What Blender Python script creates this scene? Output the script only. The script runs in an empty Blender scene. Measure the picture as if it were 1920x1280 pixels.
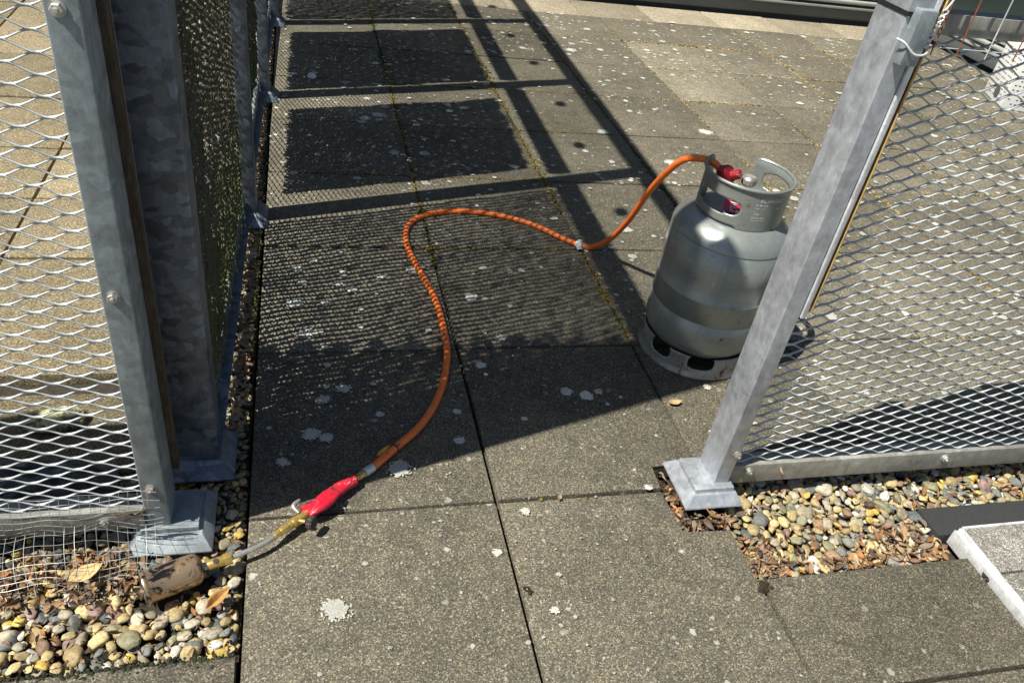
import bpy, bmesh, math, random
import numpy as np
from mathutils import Vector, Matrix, noise
R_ = math.radians
scn = bpy.context.scene
COL = scn.collection

# ------------------------------------------------------------ camera, sky, sun, exposure
cam_d = bpy.data.cameras.new("camera"); cam = bpy.data.objects.new("camera", cam_d); COL.objects.link(cam)
cam_d.sensor_width = 36; cam_d.sensor_fit = 'HORIZONTAL'; cam_d.lens = 36*1490.56/1920
cam_d.clip_start = .02; cam_d.clip_end = 500
RC = [[0.9678151, -0.2108811, 0.137343], [-0.01880989, -0.60483161, -0.79613122], [0.25095841, 0.76792441, -0.58933181]]
r0, r1, r2 = (Vector(v).normalized() for v in RC)
cam.matrix_world = Matrix(((r0.x, -r1.x, -r2.x, 0.11831225), (r0.y, -r1.y, -r2.y, -1.16837208),
                           (r0.z, -r1.z, -r2.z, 1.2954297), (0, 0, 0, 1)))
scn.camera = cam
SUN_EL, SUN_AZ = R_(57.5), R_(16.5)      # light travels toward +x, turned 16.5 deg to +y
tra = Vector((math.cos(SUN_EL)*math.cos(SUN_AZ), math.cos(SUN_EL)*math.sin(SUN_AZ), -math.sin(SUN_EL)))
w = bpy.data.worlds.new("World"); scn.world = w; w.use_nodes = True
wn = w.node_tree; bg = wn.nodes['Background']
sky = wn.nodes.new('ShaderNodeTexSky'); sky.sky_type = 'NISHITA'; sky.sun_disc = False
sky.sun_elevation = SUN_EL
sky.sun_rotation = math.atan2(-tra.x, -tra.y)
wn.links.new(sky.outputs[0], bg.inputs[0]); bg.inputs[1].default_value = 0.052
sl = bpy.data.lights.new("sun", 'SUN'); sl.energy = 5.0; sl.angle = R_(.5); sl.color = (1, .945, .84)
so = bpy.data.objects.new("sun", sl); COL.objects.link(so); so.rotation_euler = tra.to_track_quat('-Z', 'Y').to_euler()
scn.view_settings.view_transform = 'Standard'; scn.view_settings.look = 'None'
scn.view_settings.exposure = 0.62; scn.view_settings.gamma = 1

# ------------------------------------------------------------ helpers
rnd = random.Random(7)
class MB:
    """collects geometry, then links it as one mesh object"""
    def __init__(s): s.v = []; s.f = []; s.c = []
    def add(s, vs, fs, col=None):
        o = len(s.v); s.v += [tuple(p) for p in vs]; s.f += [tuple(i+o for i in f) for f in fs]
        if col is not None: s.c += [col]*len(vs)
    def box(s, x0, x1, y0, y1, z0, z1, M=None, col=None):
        p = [Vector((x, y, z)) for z in (z0, z1) for y in (y0, y1) for x in (x0, x1)]
        if M: p = [M@q for q in p]
        s.add(p, [(0,2,3,1),(4,5,7,6),(0,1,5,4),(2,6,7,3),(0,4,6,2),(1,3,7,5)], col)
    def tube(s, pts, r, n=8, caps=True, col=None):
        pts = [Vector(p) for p in pts]; m = len(pts)
        rr = r if isinstance(r, (list, tuple)) else [r]*m
        t = [(pts[min(i+1, m-1)]-pts[max(i-1, 0)]).normalized() for i in range(m)]
        a = Vector((0,0,1)) if abs(t[0].z) < .9 else Vector((1,0,0))
        u = t[0].cross(a).normalized(); vs = []
        for i in range(m):
            u = (u - t[i]*u.dot(t[i])).normalized(); q = t[i].cross(u)
            for k in range(n):
                A = 2*math.pi*k/n; vs.append(pts[i]+(u*math.cos(A)+q*math.sin(A))*rr[i])
        fs = [(i*n+k, i*n+(k+1)%n, (i+1)*n+(k+1)%n, (i+1)*n+k) for i in range(m-1) for k in range(n)]
        if caps: fs += [tuple(range(n-1, -1, -1)), tuple((m-1)*n+k for k in range(n))]
        s.add(vs, fs, col)
    def lathe(s, prof, n=48, M=None, close=False):
        vs = []
        for (r, z) in prof:
            for k in range(n):
                A = 2*math.pi*k/n; q = Vector((r*math.cos(A), r*math.sin(A), z)); vs.append(M@q if M else q)
        m = len(prof)
        fs = [(i*n+k, i*n+(k+1)%n, (i+1)*n+(k+1)%n, (i+1)*n+k) for i in range(m-1) for k in range(n)]
        if close: fs += [((m-1)*n+k, (m-1)*n+(k+1)%n, (k+1)%n, k) for k in range(n)]
        s.add(vs, fs)
    def build(s, name, mat, parent=None, smooth=False, bevel=0, seg=2, sharp=35):
        me = bpy.data.meshes.new(name); me.from_pydata(s.v, [], s.f)
        if s.c and len(s.c) == len(s.v):
            ca = me.color_attributes.new('Col', 'FLOAT_COLOR', 'POINT')
            ca.data.foreach_set('color', np.array([(*c[:3], 1) for c in s.c], dtype=np.float32).ravel())
        me.materials.append(mat)
        return link(name, me, parent, smooth, bevel, seg, sharp)
def link(name, me, parent=None, smooth=False, bevel=0, seg=2, sharp=35):
    if bevel:
        bm = bmesh.new(); bm.from_mesh(me)
        bmesh.ops.remove_doubles(bm, verts=bm.verts, dist=1e-6)
        es = [e for e in bm.edges if len(e.link_faces) == 2 and e.calc_face_angle(0) > R_(sharp)]
        bmesh.ops.bevel(bm, geom=es, offset=bevel, segments=seg, profile=.6, affect='EDGES', clamp_overlap=True)
        bm.to_mesh(me); bm.free()
    if smooth or bevel:
        me.polygons.foreach_set('use_smooth', [True]*len(me.polygons))
        try: me.set_sharp_from_angle(angle=R_(sharp))
        except Exception: pass
    me.update(); o = bpy.data.objects.new(name, me); COL.objects.link(o)
    if parent: o.parent = parent
    return o
def tag(o, label=None, cat=None, group=None, kind=None):
    if label: o['label'] = label
    if cat: o['category'] = cat
    if group: o['group'] = group
    if kind: o['kind'] = kind
    return o
def empty(name, loc, label, cat, group=None):
    o = bpy.data.objects.new(name, None); o.location = loc; o.empty_display_size = .05; COL.objects.link(o)
    return tag(o, label, cat, group)
def L(parent, *pts):   # world -> local of an unrotated empty
    return [Vector(p)-parent.location for p in pts]
def spline(pts, n=8):
    P = [Vector(p) for p in pts]; P = [P[0]*2-P[1]]+P+[P[-1]*2-P[-2]]; out = []
    for i in range(1, len(P)-2):
        a, b, c, d = P[i-1:i+3]
        for k in range(n):
            t = k/n; out.append(.5*((2*b)+(c-a)*t+(2*a-5*b+4*c-d)*t*t+(3*b-a-3*c+d)*t**3))
    out.append(P[-2]); return out

# ------------------------------------------------------------ materials
class NT:
    def __init__(s, name):
        s.m = bpy.data.materials.new(name); s.m.use_nodes = True; s.t = s.m.node_tree
        s.b = s.t.nodes['Principled BSDF']; s.co = s.t.nodes.new('ShaderNodeTexCoord').outputs['Object']
        g = s.t.nodes.new('ShaderNodeNewGeometry'); s.pos = g.outputs['Position']
    def n(s, typ, ins=None, **kw):
        x = s.t.nodes.new(typ)
        for k, v in kw.items(): setattr(x, k, v)
        for k, v in (ins or {}).items(): s.set(x.inputs[k], v)
        return x
    def set(s, inp, v):
        if isinstance(v, bpy.types.NodeSocket): s.t.links.new(v, inp)
        else:
            if isinstance(v, (tuple, list)) and len(v) == 3 and inp.type == 'RGBA': v = (*v, 1)
            inp.default_value = v
    def noise(s, scale, detail=4, rough=.55, co=None, out=0, dist=0):
        return s.n('ShaderNodeTexNoise', {'Vector': co or s.pos, 'Scale': scale, 'Detail': detail, 'Roughness': rough, 'Distortion': dist}).outputs[out]
    def vor(s, scale, co=None, out='Distance', feature='F1', rand=1):
        return s.n('ShaderNodeTexVoronoi', {'Vector': co or s.pos, 'Scale': scale, 'Randomness': rand}, feature=feature).outputs[out]
    def ramp(s, f, stops, interp='LINEAR'):
        r = s.n('ShaderNodeValToRGB', {'Fac': f}); r.color_ramp.interpolation = interp; e = r.color_ramp.elements
        while len(e) < len(stops): e.new(.5)
        for q, (p, c) in zip(e, stops):
            q.position = p; q.color = (*c, 1) if isinstance(c, tuple) else (c, c, c, 1)
        return r.outputs[0]
    def mix(s, f, a, b, mode='MIX'):
        m = s.n('ShaderNodeMix', data_type='RGBA', blend_type=mode)
        s.set(m.inputs[0], f); s.set(m.inputs[6], a); s.set(m.inputs[7], b); return m.outputs[2]
    def math(s, op, a, b=0.0, clamp=False):
        m = s.n('ShaderNodeMath', operation=op, use_clamp=clamp); s.set(m.inputs[0], a); s.set(m.inputs[1], b); return m.outputs[0]
    def map(s, scale, co=None, rot=(0,0,0)):
        return s.n('ShaderNodeMapping', {'Vector': co or s.pos, 'Scale': scale, 'Rotation': rot}).outputs[0]
    def bump(s, h, strength=.5, dist=.002, nrm=None):
        ins = {'Height': h, 'Strength': strength, 'Distance': dist}
        if nrm: ins['Normal'] = nrm
        return s.n('ShaderNodeBump', ins).outputs[0]
    def done(s, color=None, rough=None, metal=None, normal=None, spec=None):
        if color is not None: s.set(s.b.inputs['Base Color'], color)
        if rough is not None: s.set(s.b.inputs['Roughness'], rough)
        if metal is not None: s.set(s.b.inputs['Metallic'], metal)
        if normal is not None: s.set(s.b.inputs['Normal'], normal)
        if spec is not None: s.set(s.b.inputs['Specular IOR Level'], spec)
        return s.m
def wood_like(name, c1, c2, scale=(3, 3, .6)):
    n = NT(name); g = n.noise(60, 6, .65, n.map(scale))
    c = n.mix(n.ramp(g, [(.3, 0.), (.7, 1.)]), c1, c2)
    return n.done(c, .8, 0, n.bump(g, .5, .002))
def concrete(name, dark, light, tint, lichen=True, toned=True):
    n = NT(name)
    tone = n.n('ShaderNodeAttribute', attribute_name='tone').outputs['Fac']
    big = n.noise(2.6, 5, .6); med = n.noise(22, 5, .65); fine = n.noise(260, 3, .7)
    c = n.mix(n.ramp(big, [(.3, 0.), (.72, 1.)]), dark, light)
    c = n.mix(n.math('MULTIPLY', n.ramp(med, [(.42, 0.), (.7, 1.)]), .55), c, tint)
    # aggregate: light and dark grains
    vc = n.n('ShaderNodeTexVoronoi', {'Vector': n.pos, 'Scale': 480})
    gr = n.ramp(n.n('ShaderNodeSeparateColor', {'Color': vc.outputs['Color']}).outputs[0], [(0, .38), (.30, .60), (.60, .95), (.84, 1.2), (.93, 1.9), (1, 2.8)])
    c = n.mix(1, c, gr, 'MULTIPLY')
    vc2 = n.n('ShaderNodeTexVoronoi', {'Vector': n.pos, 'Scale': 150})
    s2 = n.ramp(n.n('ShaderNodeSeparateColor', {'Color': vc2.outputs['Color']}).outputs[1], [(.86, 0.), (.93, 1.)])
    d2 = n.ramp(vc2.outputs['Distance'], [(.22, 1.), (.36, 0.)])
    c = n.mix(n.math('MULTIPLY', n.math('MULTIPLY', s2, d2), .42), c, (.34, .33, .29))
    st = n.ramp(n.noise(7, 6, .7, dist=.6), [(.58, 0.), (.74, 1.)])
    c = n.mix(n.math('MULTIPLY', st, .45), c, (.035, .036, .034))
    if lichen:
        # pale crusty lichen flecks, ragged
        wv = n.n('ShaderNodeVectorMath', {0: n.pos, 1: n.n('ShaderNodeVectorMath', {0: n.n('ShaderNodeTexNoise', {'Vector': n.pos, 'Scale': 90, 'Detail': 3}).outputs[1], 'Scale': .018}, operation='SCALE').outputs[0]}, operation='ADD').outputs[0]
        for sc, thr, amt in ((17, .135, .8), (46, .17, .6)):
            v = n.vor(sc, wv); dens = n.ramp(n.noise(3.1 if sc < 30 else 4.3, 3, .6), [(.47, 0.), (.6, 1.)])
            k = n.ramp(v, [(thr*.75, 1.), (thr, 0.)])
            c = n.mix(n.math('MULTIPLY', n.math('MULTIPLY', k, dens), amt), c, (.46, .46, .41))
        hair = n.ramp(n.noise(60, 6, .75, dist=1.5), [(.64, 0.), (.70, 1.)])
        c = n.mix(n.math('MULTIPLY', hair, .5), c, (.33, .33, .28))
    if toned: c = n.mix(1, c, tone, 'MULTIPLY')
    h = n.math('ADD', n.math('MULTIPLY', n.vor(480), .8), fine)
    nm = n.bump(h, .55, .0016); nm = n.bump(med, .25, .006, nm)
    return n.done(c, .88, 0, nm, .3)
def galv(name, base=(.36, .40, .44), spangle=1., metal=.55, rough=.42, streak=(30, 30, 6)):
    n = NT(name)
    wv = n.n('ShaderNodeVectorMath', {0: n.co, 1: n.n('ShaderNodeVectorMath', {0: n.n('ShaderNodeTexNoise', {'Vector': n.co, 'Scale': 26, 'Detail': 4}).outputs[1], 'Scale': .032}, operation='SCALE').outputs[0]}, operation='ADD').outputs[0]
    sp = n.n('ShaderNodeTexVoronoi', {'Vector': n.map((1, 1, 1.7), wv), 'Scale': 40})
    g = n.n('ShaderNodeSeparateColor', {'Color': sp.outputs['Color']}).outputs[0]
    lo, hi = 1-.34*spangle, 1+.42*spangle
    c = n.mix(1, base, n.ramp(g, [(0, lo), (.5, 1.), (.8, 1.06), (1, hi)]), 'MULTIPLY')
    cl = n.noise(5, 5, .6, n.co); c = n.mix(1, c, n.ramp(cl, [(.3, .8), (.7, 1.18)]), 'MULTIPLY')
    c = n.mix(1, c, n.ramp(n.noise(55, 6, .75, n.map((1, 1, .5), n.co, (R_(30), R_(35), 0))), [(.3, .72), (.5, 1.), (.7, 1.28)]), 'MULTIPLY')
    stn = n.ramp(n.noise(9, 6, .7, n.map((1, 1, .25), n.co)), [(.62, 0.), (.8, 1.)])
    c = n.mix(n.math('MULTIPLY', stn, .35), c, (.20, .18, .12))
    f = n.noise(220, 4, .7, n.map(streak, n.co))
    fn = n.noise(140, 4, .7, n.co)
    rr = n.ramp(g, [(0, rough-.08), (1, rough+.14)])
    return n.done(c, rr, metal, n.bump(n.math('ADD', fn, n.math('MULTIPLY', f, .2)), .22, .0009))
def painted(name, col, rust=.0, rough=.38, metal=.0, dirt=.35, chips=.0):
    n = NT(name); c = n.mix(n.math('MULTIPLY', n.ramp(n.noise(14, 6, .7, n.co), [(.4, 0.), (.75, 1.)]), dirt), col, tuple(x*.45+.02 for x in col))
    sc = n.ramp(n.noise(110, 3, .6, n.map((1, 1, .12), n.co, (0, R_(70), 0))), [(.66, 0.), (.71, 1.)])
    c = n.mix(n.math('MULTIPLY', sc, .3), c, tuple(min(1, x*1.9+.05) for x in col))
    sc2 = n.ramp(n.noise(42, 6, .8, n.map((1, 1, .35), n.co, (R_(40), R_(-30), 0)), dist=.7), [(.60, 0.), (.66, 1.)]); c = n.mix(n.math('MULTIPLY', sc2, .38), c, (.5, .52, .5))
    sc3 = n.ramp(n.noise(40, 5, .7, n.map((.35, .35, 6), n.co)), [(.60, 0.), (.67, 1.)]); c = n.mix(n.math('MULTIPLY', sc3, .28), c, (.55, .58, .55))
    if chips:
        k = n.ramp(n.noise(34, 5, .7, n.co), [(.66-chips*.1, 0.), (.68-chips*.1, 1.)]); c = n.mix(k, c, (.05, .03, .02))
    if rust:
        k = n.ramp(n.noise(26, 6, .75, n.co), [(.70-rust*.12, 0.), (.76-rust*.12, 1.)])
        c = n.mix(k, c, n.mix(n.noise(200, 3, .6, n.co), (.09, .028, .012), (.30, .12, .05)))
        ro = n.math('ADD', rough, n.math('MULTIPLY', k, .4)); 
    else: ro = rough
    return n.done(c, ro, metal, n.bump(n.noise(60, 4, .6, n.co), .12, .001))
def plain(name, col, rough=.6, metal=0, var=.25, scale=50, bump=.2):
    n = NT(name); g = n.noise(scale, 5, .6)
    c = n.mix(n.ramp(g, [(.3, 0.), (.7, 1.)]), tuple(x*(1-var) for x in col), tuple(min(1, x*(1+var)) for x in col))
    return n.done(c, rough, metal, n.bump(g, bump, .001))
def vcol(name, rough=.6, grain=180, amt=.5, moss=False):
    n = NT(name); a = n.n('ShaderNodeVertexColor', layer_name='Col').outputs[0]
    g = n.noise(grain, 5, .65); c = n.mix(1, a, n.ramp(g, [(.25, 1-amt), (.6, 1.), (.8, 1+amt*.8)]), 'MULTIPLY')
    v = n.ramp(n.noise(grain*.28, 5, .7, dist=1.2), [(.56, 0.), (.66, 1.)]); c = n.mix(n.math('MULTIPLY', v, .35), c, n.mix(1, c, (.35, .30, .24), 'MULTIPLY'))
    return n.done(c, rough, 0, n.bump(g, .5, .0016), .35)

M_PAVE = concrete('terrace_concrete', (.084, .078, .060), (.150, .138, .104), (.190, .168, .112))
M_TAN = concrete('tan_concrete', (.20, .165, .10), (.31, .26, .165), (.24, .19, .11), lichen=False)
M_EDGE = concrete('edging_concrete', (.30, .26, .19), (.44, .385, .28), (.26, .23, .17), lichen=False)
M_FLAKE = concrete('flaking_mortar', (.30, .26, .19), (.44, .385, .28), (.26, .23, .17), lichen=False, toned=False)
M_COPE = concrete('weathered_coping', (.06, .058, .052), (.30, .29, .26), (.36, .35, .31), lichen=False, toned=False)
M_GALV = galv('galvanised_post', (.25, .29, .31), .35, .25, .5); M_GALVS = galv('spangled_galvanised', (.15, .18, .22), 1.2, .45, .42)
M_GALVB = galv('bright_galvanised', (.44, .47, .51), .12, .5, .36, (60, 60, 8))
M_MESH = galv('galvanised_mesh', (.50, .54, .545), .35, .2, .45)
M_RAIL = galv('galvanised_rail', (.30, .30, .27), .35, .4, .55)
M_RAIL2 = galv('dull_cloth_wire', (.36, .37, .36), .2, .3, .45)
M_BOLT = galv('bolt_steel', (.45, .44, .40), .5, .6, .45)
M_ALU = galv('bare_aluminium', (.70, .72, .74), .2, .35, .42)
M_WOOD = wood_like('weathered_wood', (.03, .022, .015), (.11, .078, .048))
M_PEB = vcol('pebble_stone', .62, 170, .55); M_LEAF = vcol('dry_leaf', .7, 120, .35)
M_LICH = vcol('lichen_crust', .95, 420, .45)
_t = M_LICH.node_tree; _b = _t.nodes['Principled BSDF']; _nz = _t.nodes.new('ShaderNodeTexNoise'); _nz.inputs['Scale'].default_value = 900; _nz.inputs['Detail'].default_value = 2
_gg = _t.nodes.new('ShaderNodeNewGeometry'); _t.links.new(_gg.outputs['Position'], _nz.inputs['Vector'])
_rr = _t.nodes.new('ShaderNodeValToRGB'); _rr.color_ramp.elements[0].position = .34; _rr.color_ramp.elements[1].position = .42
_t.links.new(_nz.outputs[0], _rr.inputs[0]); _t.links.new(_rr.outputs[0], _b.inputs['Alpha'])
M_MOSS = vcol('joint_moss', .95, 300, .6)
M_SOIL = plain('dark_soil', (.035, .028, .02), .95, 0, .6, 90, .6)
M_SAND = plain('joint_sand', (.24, .18, .095), .95, 0, .5, 40, .5)
M_GROUND = plain('roof_ground', (.12, .115, .10), .9, 0, .3, 3, .3)
M_FELT = plain('bitumen_sheet', (.026, .028, .030), .85, 0, .25, 260, .5)
M_GREY = painted('cylinder_paint', (.33, .365, .35), .5, .33, .5, .5)
M_GREYC = painted('collar_paint', (.27, .30, .285), .7, .34, .35, .45)
M_FOOT = painted('foot_ring_paint', (.36, .385, .37), 1.2, .36, .4, .6)
M_HOSE = NT('orange_rubber'); 
_g = M_HOSE.noise(35, 4, .6)
M_HOSE = M_HOSE.done(M_HOSE.mix(M_HOSE.math('MULTIPLY', M_HOSE.ramp(_g, [(.45, 0.), (.75, 1.)]), .5), (.90, .20, .035), (.50, .12, .035)), .42, 0, M_HOSE.bump(M_HOSE.noise(300, 3, .6), .25, .0008))
M_RED = painted('red_plastic', (.60, .010, .035), 0, .36, 0, .8, .9)
M_RED2 = painted('red_cap_plastic', (.33, .008, .014), 0, .35, 0, .5)
M_BRASS = painted('tarnished_brass', (.62, .43, .13), 0, .33, .65, .45)
M_STEEL = plain('steel_tube', (.56, .54, .51), .3, .7, .2, 90, .1)
M_DARK = plain('black_knob', (.035, .033, .03), .6, .1, .4, 200, .6)
_n = NT('burnt_cup'); _c = _n.mix(_n.ramp(_n.noise(30, 5, .7, _n.co, dist=.8), [(.51, 0.), (.56, 1.)]), (.40, .285, .18), (.03, .027, .030))
_c = _n.mix(_n.ramp(_n.noise(60, 5, .7, _n.map((1, 1, .4), _n.co)), [(.58, 0.), (.7, .7)]), _c, (.5, .42, .3))
M_CUP = _n.done(_c, _n.ramp(_n.noise(40, 3, .6, _n.co), [(.4, .2), (.7, .42)]), .6, _n.bump(_n.noise(90, 5, .7, _n.co), .35, .0015))
M_BLACK = plain('black_rubber', (.015, .015, .015), .6, 0, .3, 90, .2)
M_YEL = plain('yellow_tag', (.55, .36, .03), .5, 0, .2, 60, .1)
M_WHITE = plain('white_tape', (.72, .72, .70), .7, 0, .12, 90, .4)
M_TEXT = plain('white_lettering', (.68, .70, .70), .6, 0, .35, 500, .1)
M_TEXTD = plain('dark_lettering', (.05, .02, .015), .6, 0, .2, 300, .1)
M_RUSTW = plain('rusty_wire', (.28, .085, .035), .8, .2, .4, 300, .4)
M_RUST = plain('rusty_flat', (.10, .030, .016), .85, .1, .6, 90, .5)
M_YEDGE = plain('yellowed_edge', (.62, .46, .16), .6, 0, .25, 60, .3)
M_PANEL = plain('grey_cladding', (.11, .125, .13), .4, .2, .12, 3, .05)
M_PANELD = plain('dark_green_panel', (.030, .042, .040), .25, .1, .15, 2, .05)
M_FRAME = plain('pale_window_frame', (.42, .46, .44), .35, .3, .1, 5, .05)
M_GLASS = plain('dark_glass', (.02, .025, .027), .06, 0, .1, 2, .0)
M_TARP = plain('dark_plastic_sheet', (.035, .042, .055), .38, 0, .3, 12, .2)
M_POLY = plain('white_foam_block', (.74, .75, .74), .8, 0, .08, 60, .3)
_n = NT('woven_screen_fibre'); _m = _n.n('ShaderNodeSeparateXYZ', {0: _n.pos}).outputs[2]
_k = _n.math('MULTIPLY', _n.ramp(_n.math('ADD', _m, _n.math('MULTIPLY', _n.noise(9, 4, .6), .5)), [(.42, 1.), (.74, 0.)]), .85)
_f = _n.noise(150, 5, .7, _n.map((1, 2.5, 1)))
_c = _n.mix(_n.ramp(_f, [(.3, 0.), (.7, 1.)]), (.045, .042, .026), (.17, .155, .10))
_c = _n.mix(_k, _c, _n.mix(_f, (.035, .05, .012), (.14, .17, .045)))
M_MAT = _n.done(_c, .9, 0, _n.bump(_f, .7, .003))

# ------------------------------------------------------------ ground and paving (setting)
g = MB(); g.box(-60, 60, -60, 60, -.5, -.12); tag(g.build('ground', M_GROUND), kind='structure')
XS = [-.003, .512, 1.017, 1.504, 2.0, 2.5, 2.978, 3.48, 3.98, 4.48, 4.66]
YS = [-.048, .493, 1.02, 1.53, 2.016, 2.506, 2.999, 3.48, 3.97]
def paving(name, polys, mat, gap=.0042, thick=.04, bev=.0025, z0=0, tones=None, seed=1):
    rr = random.Random(seed); bm = bmesh.new(); lay = bm.verts.layers.float.new('tone')
    for i, P in enumerate(polys):
        cx = sum(p[0] for p in P)/len(P); cy = sum(p[1] for p in P)/len(P)
        dz = rr.uniform(-.0022, .0022); tx, ty = rr.uniform(-.003, .003), rr.uniform(-.003, .003)
        m = len(P); ar = sum(P[a][0]*P[(a+1)%m][1]-P[(a+1)%m][0]*P[a][1] for a in range(m))
        Q = P if ar > 0 else P[::-1]; top = []
        for a in range(m):   # inset each corner by gap
            p0, p1, p2 = (Vector(Q[(a+d) % m]) for d in (-1, 0, 1))
            n1 = Vector((-(p1-p0).y, (p1-p0).x)).normalized(); n2 = Vector((-(p2-p1).y, (p2-p1).x)).normalized()
            q = p1+(n1+n2)*gap/(1+n1.dot(n2)) if n1.dot(n2) > -.9 else p1
            q += Vector((rr.uniform(-.001, .001), rr.uniform(-.001, .001))); top.append(q)
        t = rr.uniform(.86, 1.14) if tones is None else tones(i, cx, cy, rr)
        vt = [bm.verts.new((q.x, q.y, z0+dz+(q.x-cx)*tx+(q.y-cy)*ty)) for q in top]
        vb = [bm.verts.new((q.x, q.y, z0-thick)) for q in top]
        for v in vt+vb: v[lay] = t
        ft = bm.faces.new(vt); bm.faces.new(vb[::-1])
        for a in range(m): bm.faces.new((vt[a], vb[a], vb[(a+1) % m], vt[(a+1) % m]))
        bmesh.ops.bevel(bm, geom=list(ft.edges), offset=bev, segments=2, profile=.5, affect='EDGES')
    me = bpy.data.meshes.new(name); bm.to_mesh(me); bm.free(); me.materials.append(mat)
    return tag(link(name, me, None, True, 0), kind='structure')
def rect(x0, x1, y0, y1): return [(x0, y0), (x1, y0), (x1, y1), (x0, y1)]
polys = []
for j in range(8):
    for i in range(10):
        if j == 0 and i == 1: polys.append([(XS[1], YS[0]), (.905, YS[0]), (.905, .022), (XS[2], .022), (XS[2], YS[1]), (XS[1], YS[1])]); continue
        y0 = YS[j] if not (j == 0 and i >= 2) else .015
        polys.append(rect(XS[i], XS[i+1], y0, YS[j+1]))
FR = [-2.63, -2.115, -1.6, -1.08, -.563]
for j in range(4):
    for i in range(3):
        polys.append(rect(XS[i] if i != 2 else 1.022, XS[i+1] if i < 2 else 1.55, FR[j], FR[j+1]))
    polys += [rect(-.518, -.003, FR[j]+.2, FR[j+1]+.2 if j < 3 else -.345), rect(-1.03, -.518, FR[j]+.2, FR[j+1]+.2 if j < 3 else -.345), rect(-1.55, -1.03, FR[j]+.2, FR[j+1]+.2 if j < 3 else -.345)]
polys.append(rect(XS[0], XS[1], -.563, YS[0]))
polys.append([(XS[1], -.563), (1.022, -.563), (1.022, -.168), (.905, -.168), (.905, YS[0]), (XS[1], YS[0])])
polys.append(rect(1.022, 1.55, -.563, -.303))
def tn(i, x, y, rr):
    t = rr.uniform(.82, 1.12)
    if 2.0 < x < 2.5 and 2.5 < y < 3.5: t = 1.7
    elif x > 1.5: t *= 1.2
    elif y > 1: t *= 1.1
    elif x < .5 and y > .5: t *= 1.4  # sunlit brightness beside the fence painted into the slab tone
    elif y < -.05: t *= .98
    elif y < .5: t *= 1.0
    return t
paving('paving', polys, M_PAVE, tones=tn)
lp = []
xs = [-.178, -.685, -1.19, -1.70, -2.2, -2.7, -3.2]; ys = [.425, .94, 1.29, 1.655, 2.10, 2.58, 2.82, 3.3, 3.8, 4.3]
for i in range(6):
    for j in range(9): lp.append(rect(xs[i+1], xs[i], ys[j], ys[j+1]))
    lp.append(rect(xs[i+1], xs[i], .10, .362))
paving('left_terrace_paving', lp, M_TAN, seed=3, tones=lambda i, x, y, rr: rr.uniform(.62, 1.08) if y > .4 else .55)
e = []
for i, x in enumerate(np.arange(-.1, 4.6, .5)): e.append(rect(x, x+.5 if x < 4 else 4.66, 3.974, 4.37))
paving('edging_paving', e, M_EDGE, seed=5, tones=lambda i, x, y, rr: rr.uniform(.7, 1.1))
s = MB(); s.box(-1.6, -.0055, -.343, .098, -.11, -.030); s.box(-.2, -.0085, .0985, 4.45, -.11, -.030)
s.box(.90, 1.0205, -.165, .019, -.11, -.045); s.box(1.0210, 3.6, -.30, .012, -.11, -.052); s.box(-3.2, -.2005, .36, .427, -.11, -.033)
tag(s.build('gravel_bed', M_SOIL), kind='structure')
s = MB(); s.box(1.51, 4.655, .9, 3.96, -.045, -.0075); tag(s.build('joint_sand', M_SAND), kind='structure')
s = MB(); s.box(.005, 1.495, .5, 3.96, -.045, -.012); tag(s.build('joint_soil', M_SOIL), kind='structure')
s = MB(); s.box(1.532, 3.4, -.232, -.152, -.06, -.014); tag(s.build('membrane_strip', M_FELT, bevel=.002), kind='structure')

# ------------------------------------------------------------ stuff: pebbles, leaf litter, lichen, moss
def ico(sub):
    bm = bmesh.new(); bmesh.ops.create_icosphere(bm, subdivisions=sub, radius=1)
    v = np.array([x.co[:] for x in bm.verts]); f = np.array([[q.index for q in x.verts] for x in bm.faces]); bm.free(); return v, f
def big_mesh(name, V, F, C, mat, smooth=True):
    me = bpy.data.meshes.new(name); nv, nf = len(V), len(F); k = F.shape[1]
    me.vertices.add(nv); me.vertices.foreach_set('co', V.astype(np.float32).ravel())
    me.loops.add(nf*k); me.loops.foreach_set('vertex_index', F.astype(np.int32).ravel())
    me.polygons.add(nf); me.polygons.foreach_set('loop_start', np.arange(0, nf*k, k, dtype=np.int32))
    try: me.polygons.foreach_set('loop_total', np.full(nf, k, dtype=np.int32))
    except Exception: pass
    me.update(calc_edges=True)
    ca = me.color_attributes.new('Col', 'FLOAT_COLOR', 'POINT')
    ca.data.foreach_set('color', np.concatenate([C, np.ones((nv, 1))], 1).astype(np.float32).ravel())
    me.materials.append(mat); me.validate(); return link(name, me, None, smooth, 0, sharp=180)
NP = np.random.RandomState(11)
iv, if_ = ico(3)
shapes = []
for k in range(26):
    off = Vector((k*7.1, 3.3, k)); r = []
    planes = [(Vector(NP.normal(size=3)).normalized(), NP.uniform(.52, .8)) for _ in range(rnd.choice((0, 4, 8, 12)))]
    for p in iv:
        q = Vector(p); d = 1+.30*noise.noise(q*1.1+off)+.12*noise.noise(q*2.6+off)+.035*noise.noise(q*8+off)
        for pl, th_ in planes:
            t = q.dot(pl)*d
            if t > th_: d *= th_/t*.9+.1
        r.append(q*d)
    shapes.append(np.array([x[:] for x in r]))
PAL = [((.44, .34, .17), 7), ((.52, .42, .21), 7), ((.58, .42, .11), 2), ((.50, .45, .34), 4), ((.62, .60, .52), 3), ((.20, .21, .19), 4),
       ((.13, .15, .16), 3), ((.30, .20, .12), 1), ((.36, .32, .22), 4), ((.24, .15, .10), 1), ((.27, .26, .16), 3), ((.33, .22, .19), 1)]
PW = np.array([x[1] for x in PAL], float); PW /= PW.sum()
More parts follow.
